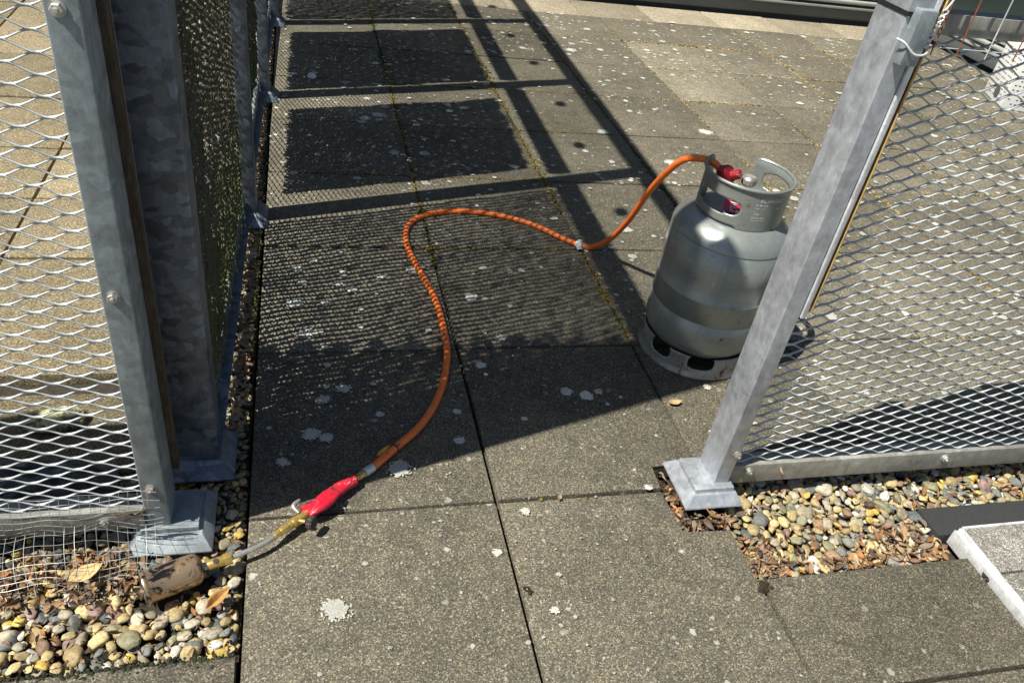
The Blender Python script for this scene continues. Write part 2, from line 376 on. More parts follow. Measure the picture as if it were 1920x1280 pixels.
class Peb:
    def __init__(s): s.V = []; s.F = []; s.C = []; s.n = 0
    def put(s, x, y, z, a, b, c, flat=1.):
        sh = shapes[NP.randint(len(shapes))]*np.array([a, b, c])
        yaw = NP.uniform(0, 6.28); t = NP.normal(0, .28*flat, 2)
        M = Matrix.Rotation(yaw, 3, 'Z') @ Matrix.Rotation(t[0], 3, 'X') @ Matrix.Rotation(t[1], 3, 'Y')
        P = sh @ np.array(M).T + np.array([x, y, z])
        col = np.array(PAL[NP.choice(len(PAL), p=PW)][0])*NP.uniform(.72, 1.25)*s.dim
        s.V.append(P); s.F.append(if_+s.n); s.C.append(np.repeat(col[None], len(P), 0)); s.n += len(P)
    def fill(s, x0, x1, y0, y1, top, sz=(.009, .019), dens=1., inside=None, dim=1.):
        s.dim = dim
        A = (x1-x0)*(y1-y0)
        for layer, (dm, zz) in enumerate(((.8, top-.016), (1.0, top-.006))):
            pts = []; r_mean = sum(sz)/2; cell = {}
            for _ in range(int(A/(r_mean**2)*7*dens)):
                a = float(np.clip(NP.lognormal(math.log(r_mean*.86), .34), sz[0]*.65, sz[1]*1.35)); b = a*NP.uniform(.6, .92); c = a*NP.uniform(.38, .62)
                x, y = NP.uniform(x0, x1), NP.uniform(y0, y1)
                if inside and not inside(x, y, a): continue
                rad = (a+b)/2*(.86 if layer else .8); ok = True; gx, gy = int(x/.03), int(y/.03)
                for i in (-1, 0, 1):
                    for j in (-1, 0, 1):
                        for (px, py, pr) in cell.get((gx+i, gy+j), ()):
                            if (x-px)**2+(y-py)**2 < (rad+pr)**2: ok = False; break
                if not ok: continue
                cell.setdefault((gx, gy), []).append((x, y, rad))
                s.put(x, y, zz-(.004 if a < .009 else 0)+NP.uniform(-.002, .002), a, b, c)
pb = Peb()
ex = lambda *bs: (lambda x, y, a: all(not (b[0]-a*.7 < x < b[1]+a*.7 and b[2]-a*.7 < y < b[3]+a*.7) for b in bs))
def segd(x, y): 
    t = max(0, min(1, ((x+.078)*-.087+(y+.18)*-.038)/(.087**2+.038**2))); return math.hypot(x+.078+.087*t, y+.18+.038*t)
def inL(x, y, a): return segd(x, y) > .016+a*.6 and x < -.0055-a*.6 and y > -.343+a*.7 and not (-.205 < x < -.065 and -.10 < y < .03) and not (-.17 < x < -.04 and .07 < y < .2)
pb.fill(-.80, -.004, -.345, -.13, -.004, (.010, .0235), inside=inL)
pb.fill(-.80, -.004, -.13, .10, -.008, (.008, .015), inside=inL, dim=.8)
pb.fill(-.18, -.01, .10, 4.3, -.012, (.008, .015), dens=.5, inside=lambda x, y, a: x < -.011-a*.6 and not (-.17 < x < -.04 and .07 < y < .2), dim=.8)
pb.fill(1.035, 1.53, -.30, .005, -.024, (.011, .022), inside=lambda x, y, a: not (x < 1.05 and y > -.13) and y > -.30+a*.6 and y < .008-a and 1.024+a*.6 < x)
pb.fill(1.53, 2.6, -.148, .005, -.026, (.010, .019), dens=.7, inside=lambda x, y, a: y < .008-a and y > -.15+a)
big_mesh('gravel', np.concatenate(pb.V), np.concatenate(pb.F), np.concatenate(pb.C), M_PEB)
tag(bpy.data.objects['gravel'], 'yellow, grey and white rounded pebbles filling the beds under the fences', 'gravel', kind='stuff')

LP = [(.08, .06, .045), (.20, .16, .12), (.13, .10, .075), (.33, .27, .20), (.30, .18, .09), (.22, .125, .06), (.40, .26, .14), (.30, .17, .10), (.16, .09, .05), (.50, .34, .19), (.40, .18, .06)]
def leaf_geo(Ln, W, curl, fold, seed, nu=9, nv=5):
    V = []; F = []
    for i in range(nu):
        t = i/(nu-1); w_ = W*(math.sin(math.pi*min(1, t*1.02))**.75)*(1-.25*t) if 0 < t < 1 else W*.02
        for j in range(nv):
            s_ = (j/(nv-1))*2-1
            w2 = w_*(1+.10*noise.noise(Vector((t*9, s_*2, seed))))
            x = Ln*(t-.5); y = s_*w2
            z = curl*Ln*(2*t-1)**2*.5 + fold*abs(s_)*w2 + .12*W*noise.noise(Vector((t*3, s_*1.5, seed*3.1)))
            V.append((x, y, z))
    for i in range(nu-1):
        for j in range(nv-1): F.append((i*nv+j, i*nv+j+1, (i+1)*nv+j+1, (i+1)*nv+j))
    return np.array(V), np.array(F)
class Leafs:
    def __init__(s): s.V = []; s.F = []; s.C = []; s.n = 0
    def put(s, x, y, z, Ln, tilt=.5, col=None):
        V, F = leaf_geo(Ln, Ln*NP.uniform(.04, .30), NP.uniform(-.6, 1.0), NP.uniform(-.3, 1.6), NP.uniform(0, 99), 6, 3)
        M = Matrix.Rotation(NP.uniform(0, 6.28), 3, 'Z') @ Matrix.Rotation(NP.normal(0, tilt), 3, 'X') @ Matrix.Rotation(NP.normal(0, tilt), 3, 'Y')
        P = V @ np.array(M).T + np.array([x, y, z]); P[:, 2] = np.maximum(P[:, 2], -.055)
        c = np.array(LP[NP.randint(len(LP))] if col is None else col)*NP.uniform(.7, 1.2)
        s.V.append(P); s.F.append(F+s.n); s.C.append(np.repeat(c[None], len(P), 0)); s.n += len(P)
lf = Leafs()
def scatter(n, x0, x1, y0, y1, z0, z1, l0, l1, tilt=.5, test=None):
    k = 0
    while k < n:
        x, y = NP.uniform(x0, x1), NP.uniform(y0, y1)
        if test and not test(x, y): continue
        lf.put(x, y, NP.uniform(z0, z1), NP.uniform(l0, l1), tilt); k += 1
scatter(900, -.75, -.17, -.215, -.105, -.008, .014, .008, .030, .7)        # under the loose wire cloth
scatter(330, -.70, -.02, -.34, -.2, -.014, .002, .006, .020, .4)
scatter(60, -.16, -.02, -.13, .3, -.016, -.004, .01, .03, .3)
scatter(1900, -.125, -.02, .35, 4.3, -.008, .006, .014, .032, .45)
scatter(90, -.125, -.02, .12, .4, -.012, .002, .012, .026, .4)
scatter(50, .912, .932, -.15, .01, -.026, -.004, .015, .030, .6)
scatter(70, .915, 1.03, -.162, -.125, -.022, .0, .018, .036, .6)
scatter(190, 1.035, 1.53, -.295, -.255, -.032, -.014, .014, .034, .45)
scatter(110, 1.38, 1.53, -.295, -.18, -.032, -.014, .014, .036, .45)
scatter(90, 1.03, 1.1, -.295, -.18, -.032, -.014, .014, .032, .45)
scatter(90, 1.08, 1.5, -.28, -.15, -.03, -.018, .010, .022, .3)
scatter(190, 1.06, 2.5, -.145, 0, -.034, -.014, .012, .036, .45)
big_mesh('leaf_litter', np.concatenate(lf.V), np.concatenate(lf.F), np.concatenate(lf.C), M_LEAF)
tag(bpy.data.objects['leaf_litter'], 'brown dry leaf litter caught in the pebble beds', 'leaf litter', kind='stuff')

lb = MB()
def lichen(x, y, r, seed, dark=1.):
    n = 56 if r > .006 else 13; vs = [(x, y, .0048)]
    for k in range(n):
        a = 2*math.pi*k/n; rr = r*(1+.35*noise.noise(Vector((math.cos(a)*1.6+seed, math.sin(a)*1.6, seed*.37)))+.34*noise.noise(Vector((math.cos(a)*7+seed, math.sin(a)*7, seed)))+.22*noise.noise(Vector((math.cos(a)*17, math.sin(a)*17, seed))))
        vs.append((x+math.cos(a)*rr, y+math.sin(a)*rr*.92, .0036))
    c = tuple(q*dark for q in (.62, .62, .56)); lb.add(vs, [(0, 1+k, 1+(k+1) % n) for k in range(n)], c)
BIGL = [(0.314, 0.063, 0.0258),
        (0.161, -0.28, 0.0259),
        (0.125, 0.186, 0.02),
        (0.159, 0.172, 0.0153),
        (0.155, 0.303, 0.0162),
        (0.065, 0.102, 0.0123),
        (0.121, 0.567, 0.0218),
        (0.204, 0.34, 0.0166),
        (0.461, 0.141, 0.0113),
        (0.643, 0.535, 0.0136),
        (0.433, 2.1, 0.0273),
        (0.377, 2.058, 0.0201),
        (0.285, 0.243, 0.0088),
        (0.471, 0.241, 0.0092),
        (0.113, 0.813, 0.0134),
        (0.25, 0.774, 0.0151),
        (0.21, 0.807, 0.0136),
        (0.339, 0.845, 0.0126),
        (0.099, 0.887, 0.0152),
        (0.145, 0.933, 0.0124),
        (0.173, 0.707, 0.0131),
        (1.166, 0.297, 0.0094),
        (1.421, 2.042, 0.0266),
        (1.634, 1.741, 0.0309),
        (1.953, 2.099, 0.0353),
        (1.599, 3.209, 0.0314),
        (0.569, -0.329, 0.0073),
        (0.568, -0.084, 0.0094),
        (0.485, -0.184, 0.0088),
        (0.869, -0.041, 0.0077)]
for k, (x, y, r) in enumerate(BIGL):
    lichen(x, y, r*.86, k*1.7, .72 if k < 2 else .95)
    for q in range(int(22+r*1600)):
        a = NP.uniform(0, 6.28); d = r*(.80+abs(NP.normal(0, .22))); lichen(x+math.cos(a)*d, y+math.sin(a)*d*.92, NP.uniform(.0008, .0024), q*.3+k)
for k in range(3600):
    x = NP.uniform(0, 4.6); y = 4.0*NP.uniform(0, 1)**.72
    if noise.noise(Vector((x*1.7, y*1.7, 4))) < NP.uniform(-.5, .25): continue
    if x > 1.0 and y < .05: continue
    lichen(x, y, float(np.clip(NP.lognormal(math.log(.0060), .55), .002, .022)), k*.77, NP.uniform(.6, 1.1))
for k in range(520):
    x = NP.uniform(.01, 1.0); y = NP.uniform(-1.0, .5)
    if x > .9 and y > -.17: continue
    lichen(x, y, float(np.clip(NP.lognormal(math.log(.002), .4), .001, .006)), k*.37+9, NP.uniform(.5, .8))
lo = lb.build('lichen', M_LICH); tag(lo, 'pale grey lichen crusts and flecks dotted over the paving', 'lichen', kind='stuff')

mv, mf = ico(1); MV = []; MF = []; MC = []; mn = 0
def moss(x, y, r, c):
    global mn
    P = mv*np.array([r, r, r*.7])*NP.uniform(.7, 1.2, (len(mv), 1))+np.array([x, y, -.001+NP.uniform(-.003, .002)])
    MV.append(P); MF.append(mf+mn); MC.append(np.repeat(np.array(c)[None], len(P), 0)*NP.uniform(.6, 1.4, (len(P), 1))); mn += len(P)
for axis in (0, 1):
    lines = XS[1:9] if axis == 0 else YS[0:8]
    for li, l in enumerate(lines):
        t = 0.0
        while t < 4.4:
            t += NP.exponential(.0036); x, y = (l, t) if axis == 0 else (t, l)
            if axis == 1 and li == 0 and NP.rand() < .93: continue
            if y > 3.97 or (x > 4.6) or (x > 1 and y < .02): continue
            d = noise.noise(Vector((x*2.1, y*2.1, li+axis*9)))+ (.28 if axis == 0 and li in (0, 1) and y > .42 else -.05) + (.1 if y > 1.2 else -.15)
            d += .12 if y > .9 else 0
            if d < .08: continue
            sun = (.16, .12, .028) if noise.noise(Vector((x*3, y*3, 7))) > -.05 else (.07, .075, .022)  # the moss's own colour
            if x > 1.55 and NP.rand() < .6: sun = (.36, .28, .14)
            wdt = .003+.010*max(0, d-.05)
            moss(x+(NP.normal(0, wdt) if axis == 0 else 0), y+(NP.normal(0, wdt*.7) if axis == 1 else 0), NP.uniform(.0025, .0055)*(1+min(.8, max(0, d))), sun)
for k in range(500): moss(-.012+NP.normal(0, .003), NP.uniform(.5, 4.2), NP.uniform(.002, .005), (.06, .07, .02))
for k in range(420): moss(NP.uniform(-.5, -.008), -.350+NP.normal(0, .006), NP.uniform(.002, .005), (.03, .035, .02))
for (cx, cy, n_, s_) in ((1.024, -.325, 60, .006), (1.562, -.355, 40, .006), (.53, -.275, 14, .004)):
    for k in range(n_): moss(cx+NP.normal(0, s_), cy+NP.normal(0, s_), NP.uniform(.003, .006), (.035, .03, .015))
big_mesh('moss', np.concatenate(MV), np.concatenate(MF), np.concatenate(MC), M_MOSS)
tag(bpy.data.objects['moss'], 'ochre and dark green moss growing along the paving joints', 'moss', kind='stuff')

# ------------------------------------------------------------ expanded metal
def expanded(w_, h_, LW=.075, SW=.028, th=.0023, dep=.0034, plane='x', flip=1):
    """sheet from (0,0) to (w_,h_) of diamond strands; returns verts, quads"""
    nx, nz = int(math.ceil(w_/LW)), int(round(h_/(SW/2))); V = []; F = []
    ts = [0, .13, .30, .70, .87, 1]; vv = [0, .03, .22, .78, .97, 1]
    for j in range(nz):
        for i in range(-1, nx+1):
            u0 = (i+.5*(j % 2))*LW; v0 = j*SW/2
            for sgn in (1, -1):
                if sgn == 1: base = u0
                else: base = u0
                a, b = base, base+sgn*LW/2
                if max(a, b) < 1e-6 or min(a, b) > w_-1e-6: continue
                ta = max(0., min(1., (min(max(a, 0), w_)-a)/(b-a))); tb = max(0., min(1., (min(max(b, 0), w_)-a)/(b-a)))
                if tb-ta < .02: continue
                o = len(V); tl = [t for t in ts if ta < t < tb]; tl = [ta]+tl+[tb]
                for t, q in zip(tl, np.interp(tl, ts, vv)):
                    u = a+(b-a)*t; v = v0+SW/2*q; k = 1.0 if .2 < t < .8 else 1.45
                    tilt = .0012*sgn
                    n0 = -dep/2; n1 = dep/2
                    for (dv, dn) in ((-th/2*k, n0), (th/2*k, n0+tilt), (th/2*k, n1+tilt), (-th/2*k, n1)):
                        V.append((u, dn, v+dv))
                for s_ in range(len(tl)-1):
                    for c in range(4): F.append((o+s_*4+c, o+(s_+1)*4+c, o+(s_+1)*4+(c+1) % 4, o+s_*4+(c+1) % 4))
    V = np.array(V)
    if plane == 'y': V = V[:, [1, 0, 2]]*np.array([-1, 1, 1])
    return V, np.array(F)
def mesh_obj(name, V, F, mat, parent=None, loc=(0, 0, 0)):
    C = np.full((len(V), 3), .8); o = big_mesh(name, V, F, C, mat, False); o.parent = parent; o.location = loc; return o
def bolt_mb(p, d=(0, -1, 0), r=.0075, washer=True, turn=.3):
    """hexagon bolt head with washer, axis d"""
    q = Vector(d).to_track_quat('Z', 'Y').to_matrix().to_4x4(); M = Matrix.Translation(p) @ q @ Matrix.Rotation(turn, 4, 'Z')
    b = MB(); n = 6
    if washer: b.lathe([(0, 0), (r*1.35, 0), (r*1.35, .0016), (0, .0016)], 24, M)
    b.lathe([(r*1.0, .0016), (r*1.1, .003), (r*1.1, .0072), (r*.95, .0082), (0, .0082)], 6, M)
    b.lathe([(0, .0078), (r*.45, .0078), (r*.42, .013), (0, .0132)], 12, M)
    return b

# ------------------------------------------------------------ posts
def post(name, label, loc, x0, x1, y0, y1, H, tier, skirt, mat, fmat, group=None, rad=.004, bolts=(), zt=.040, zs=.028):
    """box post on a two-step base: tier plate and flared skirt; extents are world coordinates"""
    e = empty(name, loc, label, 'post', group); X, Y = loc[0], loc[1]
    b = MB(); b.box(x0-X, x1-X, y0-Y, y1-Y, (zt if tier else zs)-.004, H); b.build('shaft', mat, e, True, rad, 3)
    if tier:
        b = MB(); b.box(tier[0]-X, tier[1]-X, tier[2]-Y, tier[3]-Y, zs-.004, zt); b.build('base_plate', fmat, e, True, .003, 2)
        t = tier
    else: t = (x0-.003, x1+.003, y0-.003, y1+.003)
    b = MB(); s = skirt; vs = []
    for (q, z) in ((t, zs), (s, .004), (s, -.001)):
        m = .006 if z == zs and tier else 0
        vs += [(q[0]-m-X, q[2]-m-Y, z), (q[1]+m-X, q[2]-m-Y, z), (q[1]+m-X, q[3]+m-Y, z), (q[0]-m-X, q[3]+m-Y, z)]
    fs = [(3, 2, 1, 0), (8, 9, 10, 11)]
    fs = [(0, 1, 2, 3), (11, 10, 9, 8)]
    for k in range(2):
        for c in range(4): fs.append((k*4+c, k*4+4+c, k*4+4+(c+1) % 4, k*4+(c+1) % 4))
    b.add(vs, fs); b.build('flared_skirt', fmat, e, True, .0022, 2, 20)
    b = MB(); b.box(s[0]+.02-X, s[1]-.02-X, s[2]+.03-Y, s[3]-.02-Y, -.05, -.0015); b.build('footing', M_SOIL, e)
    for k, bp in enumerate(bolts):
        p = Vector(bp)-Vector(loc); bolt_mb(p, (0, -1, 0), turn=.4*k).build('bolt', M_BOLT, e, True, sharp=30)
    return e
P1 = post('gate_post', 'galvanised steel post in front of the spangled post, bolt heads down its narrow front face', (-.155, -.041, 0),
     -.178, -.136, -.083, 0, 2.5, (-.19, -.086, -.092, .005), (-.211, -.062, -.123, .030), M_GALV, M_GALV,
     bolts=[(-.162, -.083, .977), (-.161, -.083, .562), (-.160, -.083, .142)])
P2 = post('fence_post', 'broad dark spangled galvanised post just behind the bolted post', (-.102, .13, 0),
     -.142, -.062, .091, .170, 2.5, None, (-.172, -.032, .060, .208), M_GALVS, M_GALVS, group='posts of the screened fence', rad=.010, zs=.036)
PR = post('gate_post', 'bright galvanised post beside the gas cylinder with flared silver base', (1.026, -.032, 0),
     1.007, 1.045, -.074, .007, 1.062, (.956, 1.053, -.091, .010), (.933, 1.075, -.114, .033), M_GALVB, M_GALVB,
     bolts=[(1.038, -.074, .127)])
PF = [(1.20, -.066, 'slim galvanised post at the far end of the first screened bay from the front'),
      (2.25, -.049, 'slim galvanised post second in line behind the broad spangled post'),
      (3.30, -.030, 'slim galvanised post at the top edge of the picture, furthest along the screened fence')]
for (y, x, lab) in PF:
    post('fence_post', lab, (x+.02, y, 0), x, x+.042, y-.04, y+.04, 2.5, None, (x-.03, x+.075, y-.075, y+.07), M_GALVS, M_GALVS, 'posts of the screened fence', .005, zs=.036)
post('fence_post', 'far galvanised post beyond the top of the picture', (-.02, 4.35, 0), -.04, .002, 4.31, 4.39, 2.5, None, (-.07, .035, 4.275, 4.42), M_GALVS, M_GALVS, 'posts of the screened fence', .005, zs=.036) if False else None
# latch block and slip cap on the right post
b = MB(); X, Y = 1.026, -.032
b.box(-.0215, .0215, -.0445, .0415, 1.062, 1.066); b.build('slip_joint', M_BLACK, PR)
b = MB(); b.box(-.0225, .0225, -.0455, .0425, 1.0665, 1.11); b.box(-.019, .019, -.042, -.004, 1.111, 1.60); b.build('sleeve', M_GALVB, PR, True, .003)
b = MB(); b.box(-.012, .019, -.062, -.0425, .992, 1.075); b.build('latch_block', M_GALV, PR, True, .002)

# ------------------------------------------------------------ left and right mesh panels
def panel(name, label, x0, x1, yf, ztop, zr0, zr1, bolts, group, ym, xm0, xm1):
    e = empty(name, (x0, ym, 0), label, 'mesh panel', group)
    V, F = expanded(xm1-xm0, ztop-zr1+.02); mesh_obj('expanded_mesh', V, F, M_MESH, e, (xm0-x0, 0, zr1-.012))
    for nm, za, zb in (('bottom_rail', zr0, zr1), ('top_rail', ztop-.010, ztop+.022)):
        b = MB(); b.box(0, x1-x0, yf-ym, yf-ym+.004, za, zb); b.box(0, x1-x0, yf-ym+.0042, .030, zb-.0045, zb-.0005)
        r = b.build(nm, M_RAIL, e, True, .0008, 2)
    for p in bolts: bolt_mb(Vector(p)-Vector((x0, ym, 0)), (0, -1, 0), turn=.7).build('bolt', M_BOLT, e, True, sharp=30)
    return e
panel('mesh_panel', 'galvanised diamond mesh panel on the right beside the bright post', 1.052, 2.30, -.062, 1.045, .022, .078,
      [(1.097, -.062, .060), (1.635, -.062, .060), (2.17, -.062, .06), (1.078, -.062, 1.05)], 'diamond mesh panels', -.050, 1.0355, 2.31)
panel('mesh_panel', 'upper galvanised diamond mesh panel above the rail on the right, beyond the picture top', 1.052, 2.30, -.062, 1.58, 1.10, 1.14,
      [(1.63, -.062, 1.12)], 'diamond mesh panels', -.050, 1.0355, 2.31)
panel('mesh_panel', 'galvanised diamond mesh panel on the left with wire cloth over its foot', -1.45, -.179, -.088, 1.62, .044, .092,
      [(-.244, -.088, .069), (-.75, -.088, .069)], 'diamond mesh panels', -.074, -1.473, -.168)
post('gate_post', 'galvanised post at the outer end of the left mesh panel', (-1.47, -.041, 0), -1.492, -1.452, -.083, 0, 1.70, (-1.53, -1.41, -.092, .005), (-1.55, -1.39, -.12, .03), M_GALV, M_GALV)

# vertical batten strips between right post and mesh
e = empty('edge_strip', (1.053, -.066, .5), 'long light grey flat strip with rusty back and yellowed edge fixed against the right post', 'metal strip')
b = MB(); b.box(-.0065, .0030, -.012, -.003, 0, .75); b.build('aluminium_flat', M_ALU, e, True, .001)
b = MB(); b.box(.0032, .0105, -.008, -.001, .025, .75); b.build('rusty_flat', M_RUST, e, True, .001)
b = MB(); b.box(.0107, .0135, -.011, -.002, .012, .75); b.build('yellowed_lip', M_YEDGE, e, True, .0006)
# plank between the two left posts, plus a hidden board added to block sun
b = MB(); b.box(-.168, -.1235, .003, .020, .10, 2.4); b.box(-.168, -.146, .0203, .089, .10, 2.4); tag(b.build('plank_and_shade_board', M_WOOD, None, True, .002), 'weathered brown wooden plank wedged between the two left posts, plus added hidden shade board', 'plank')

# ------------------------------------------------------------ screened fence running away
bays = [(.172, 1.158), (1.242, 2.208), (2.292, 3.258), (3.342, 4.36)]
ang = math.atan2(.022, 1.05)
def fx(y): return -.088+.0163*(y-.17)     # mesh plane x, just on the near side of the posts' middle
BL = ['first screened fence bay, nearest, thin mossy weave', 'second screened bay with a bright uncovered corner', 'third screened fence bay, next to last', 'last screened fence bay at the top of the picture']
EV, EF = expanded(1.02, 2.42, LW=.054, SW=.027, th=.0021, dep=.0013, plane='y')
emesh = None
for i, (a, c) in enumerate(bays):
    e = empty('fence_bay', (fx(a), a, 0), 'diamond mesh and rails of the '+BL[i], 'fence bay', 'bays of the screened fence')
    e.rotation_euler = (0, 0, -math.atan2(.0163, 1)); Lb = c-a
    if emesh is None or i == 3:
        V, F = (EV, EF); emesh = mesh_obj('expanded_mesh', V*np.array([1, Lb/1.02, 1]), F, M_MESH, e, (0, 0, .07)); first = emesh
    else:
        o = first.copy(); COL.objects.link(o); o.parent = e
    b = MB(); b.box(.0035, .0075, 0, Lb, .028, .088); b.box(.0078, .030, 0, Lb, .028, .032); b.build('bottom_rail', M_GALVS, e, True, .0008)
    b = MB(); b.box(-.033, .027, -.042, Lb+.042, 2.495, 2.58); b.build('top_rail', M_GALVS, e, True, .004)
    b = MB(); b.box(-.060, -.0045, 0, Lb, 1.93, 2.01); b.build('middle_rail', M_GALVS, e, True, .004)
    for q in (.26, .74):
        b = MB(); M = Matrix.Translation((.012, Lb*q, 2.16+.06*((i+int(q*4)) % 2))) @ Matrix.Rotation(R_(90), 4, 'Y')
        b.lathe([(0, -.012), (.030, -.010), (.034, 0), (.030, .010), (0, .012)], 20, M); b.build('round_plate', M_GALV, e, True)
# woven screens: fibrous cords in opposed waves, leaving lens-shaped gaps
def screen(i, a, c, y0, y1, z0, z1, pitch, th, dark, label, half=.0165, step=.0085, wb=1.3, af=.30):
    e = empty('woven_screen', (fx(y0)+.0075, y0, z0), label, 'screen', 'woven plant fibre screens on the fence'); e.rotation_euler = (0, 0, -math.atan2(.0163, 1))
    Vs = []; Fs = []; n = 0; NS = 5; cnt = int((y1-y0)/pitch)
    for k in range(cnt):
        yk = k*pitch; zt = (z1-z0)-abs(NP.normal(0, .012)); zb = abs(NP.normal(0, .014)); m = int((zt-zb)/step)
        for w_i in range(1):
            zz = zb+np.arange(m)*step
            ph = math.pi*(k % 2)+np.array([2.2*noise.noise(Vector((z*5, yk*6, 3.))) for z in zz])
            amp = pitch*af
            wob = np.array([noise.noise(Vector((z*3, yk*3, i*5.))) for z in zz])
            yy = yk+amp*np.sin(zz/half*math.pi+ph)+wob*pitch*wb
            xx = .0035*np.cos(zz/half*math.pi+ph)+np.array([noise.noise(Vector((z*14, yk*40, 2.))) for z in zz])*.010
            tt = th*(1+.38*np.array([noise.noise(Vector((z*30, yk*31, 8.))) for z in zz]))
            if i == 0: tt = tt*np.where(y0+yk < .51-.165*(zz+z0)+.03*np.sin(zz*40), 1.6, 1.0)*(1+.2*noise.noise(Vector((yk*9, 3, 1))))
            for s_ in range(m):
                for q in range(NS):
                    A = 2*math.pi*q/NS+zz[s_]*60
                    Vs.append((xx[s_]+(.6 if pitch > .019 else .85)*tt[s_]*math.cos(A), yy[s_]+tt[s_]*math.sin(A), zz[s_]))
            for s_ in range(m-1):
                for q in range(NS): Fs.append((n+s_*NS+q, n+s_*NS+(q+1) % NS, n+(s_+1)*NS+(q+1) % NS, n+(s_+1)*NS+q))
            n += m*NS
    mesh_obj('weave', np.array(Vs), np.array(Fs), M_MAT, e)
    # loose fibres and tendrils hanging on the weave
    b = MB(); H = z1-z0; W = y1-y0
    for k in range(dark):
        y = NP.uniform(0, W); z = NP.uniform(0, H); ln = NP.uniform(.015, .06); a_ = NP.uniform(-2.6, -.9)
        p = [Vector((.008+NP.uniform(0, .010), y, z))]
        for s_ in range(4):
            a_ += NP.normal(0, .5); p.append(p[-1]+Vector((NP.uniform(-.003, .004), math.cos(a_)*ln/4, math.sin(a_)*ln/4)))
        b.tube(p, [NP.uniform(.0005, .0013)]*4+[.0003], 3, False)
    tag(b.build('loose_fibres', M_MAT, e, True), kind='stuff')
    return e
screen(0, *bays[0], .18, 1.15, .105, 1.925, .0205, .0056, 1800, 'brown and green woven fibre screen on the nearest bay with light dotting through', .0078, .0036, .8, .17)
screen(1, *bays[1], 1.33, 2.08, .19, 1.73, .0125, .0078, 900, 'dense brown woven fibre screen between the first two slim posts')
screen(2, *bays[2], 2.31, 3.14, .17, 1.74, .0125, .0078, 700, 'dense woven fibre screen on the third bay behind the second slim post')
screen(3, *bays[3], 3.36, 4.34, .12, 1.74, .0205, .0068, 500, 'woven fibre screen on the furthest bay at the top edge of the picture', .0065, .0032, .5, .21)

# ------------------------------------------------------------ loose square wire cloth at the left panel's foot
b = MB(); sp = .0158
def cloth(x, t):      # t = arc length down from the top edge
    bulge = .012*math.sin(x*23)+.008*math.sin(x*51+1)
    lift = max(0, min(1, (x+.26)/.12))
    if t < .10: y, z = -.098-.010*math.sin(t/.10*math.pi)-.02*lift*t/.1, .150-t*.95
    else:
        q = (t-.10)/.11; y = -.098-.02*lift-.085*q-.012*math.sin(q*3); z = .055*(1-q)+.018+.010*math.sin(x*37+q*2)
    y += bulge*(.4+t*3)*.6; z += .004*math.sin(x*60+t*40)+.016*lift*math.sin(min(1, t/.21)*math.pi)
    return Vector((x+.010*math.sin(t*22+x*9)*(t/.2)+.03*lift*t*2, y, z))
xs_ = [(-.70+sp*k) for k in range(int(.545/sp)+1)]; ts_ = [.0158*k for k in range(14)]
for x in xs_:
    j = NP.uniform(0, .006); b.tube([cloth(x, t) for t in np.linspace(0, .212+j, 22)], .00045, 4)
for t in ts_:
    x1_ = xs_[-1]+NP.uniform(.004, .022); b.tube([cloth(x, t) for x in np.linspace(xs_[0]-.005, x1_, 90)], .00045, 4)
tag(b.build('wire_cloth', M_RAIL2, None, True), 'loose square galvanised wire cloth crumpled over the left pebble bed and post foot', 'wire mesh')
b = MB()
pt = spline([(-.225, -.108, .105), (-.20, -.116, .118), (-.185, -.112, .108), (-.165, -.115, .125), (-.15, -.118, .128)], 5)
b.tube(pt, [.0022*(.5+.7*math.sin(math.pi*i/(len(pt)-1))) for i in range(len(pt))], 6)
b.tube(spline([(-.232, -.112, .098), (-.21, -.118, .112), (-.18, -.116, .122)], 4), .0012, 5)
tag(b.build('twig', M_WOOD, None, True), 'short dark twig stuck in the wire cloth in front of the left post', 'twig')

# ------------------------------------------------------------ welded netting and tie wire at the right post's top
e = empty('wire_netting', (1.02, -.078, 1.02), 'thin rusty upright wires of netting rising above the right panel', 'netting')
for k, x in enumerate((1.074, 1.122, 1.178, 1.233, 1.287, 1.34, 1.394)):
    b = MB(); b.tube(spline([(x-1.02, 0, -.012), (x-1.02+.001, .001, .2), (x-1.02, 0, .45)], 4), .0011, 6)
    b.build('upright_wire', M_RUSTW if k in (0, 1, 3, 5) else M_MESH, e, True)
for z in (.0, .10, .20, .30, .40):
    b = MB(); b.tube([(0, .0018, z), (.2, .0022, z), (.40, .0018, z)], .0009, 6); b.build('cross_wire', M_MESH, e, True)
b = MB(); c0 = Vector((1.052, -.085, 1.025))
for ph in (0, math.pi):
    b.tube([c0+Vector((.0035*math.cos(t*20+ph)+.010*t, .0035*math.sin(t*20+ph), t*.06-.006)) for t in np.linspace(0, 1, 60)], .0014, 6)
b.tube(spline([c0+Vector((.008, 0, .05)), c0+Vector((.016, 0, .075)), c0+Vector((.016, .004, .13)), c0+Vector((.010, .01, .2))], 6), .0016, 6)
b.tube(spline([(1.003, -.078, 1.028), (1.008, -.092, 1.026), (1.028, -.098, 1.012), (1.05, -.094, 1.012), (1.060, -.082, 1.02), (1.056, -.07, 1.03)], 6), .0017, 6)
tag(b.build('tie_wire', M_ALU, None, True), 'twisted silver tie wire wound round the top of the right post', 'wire')

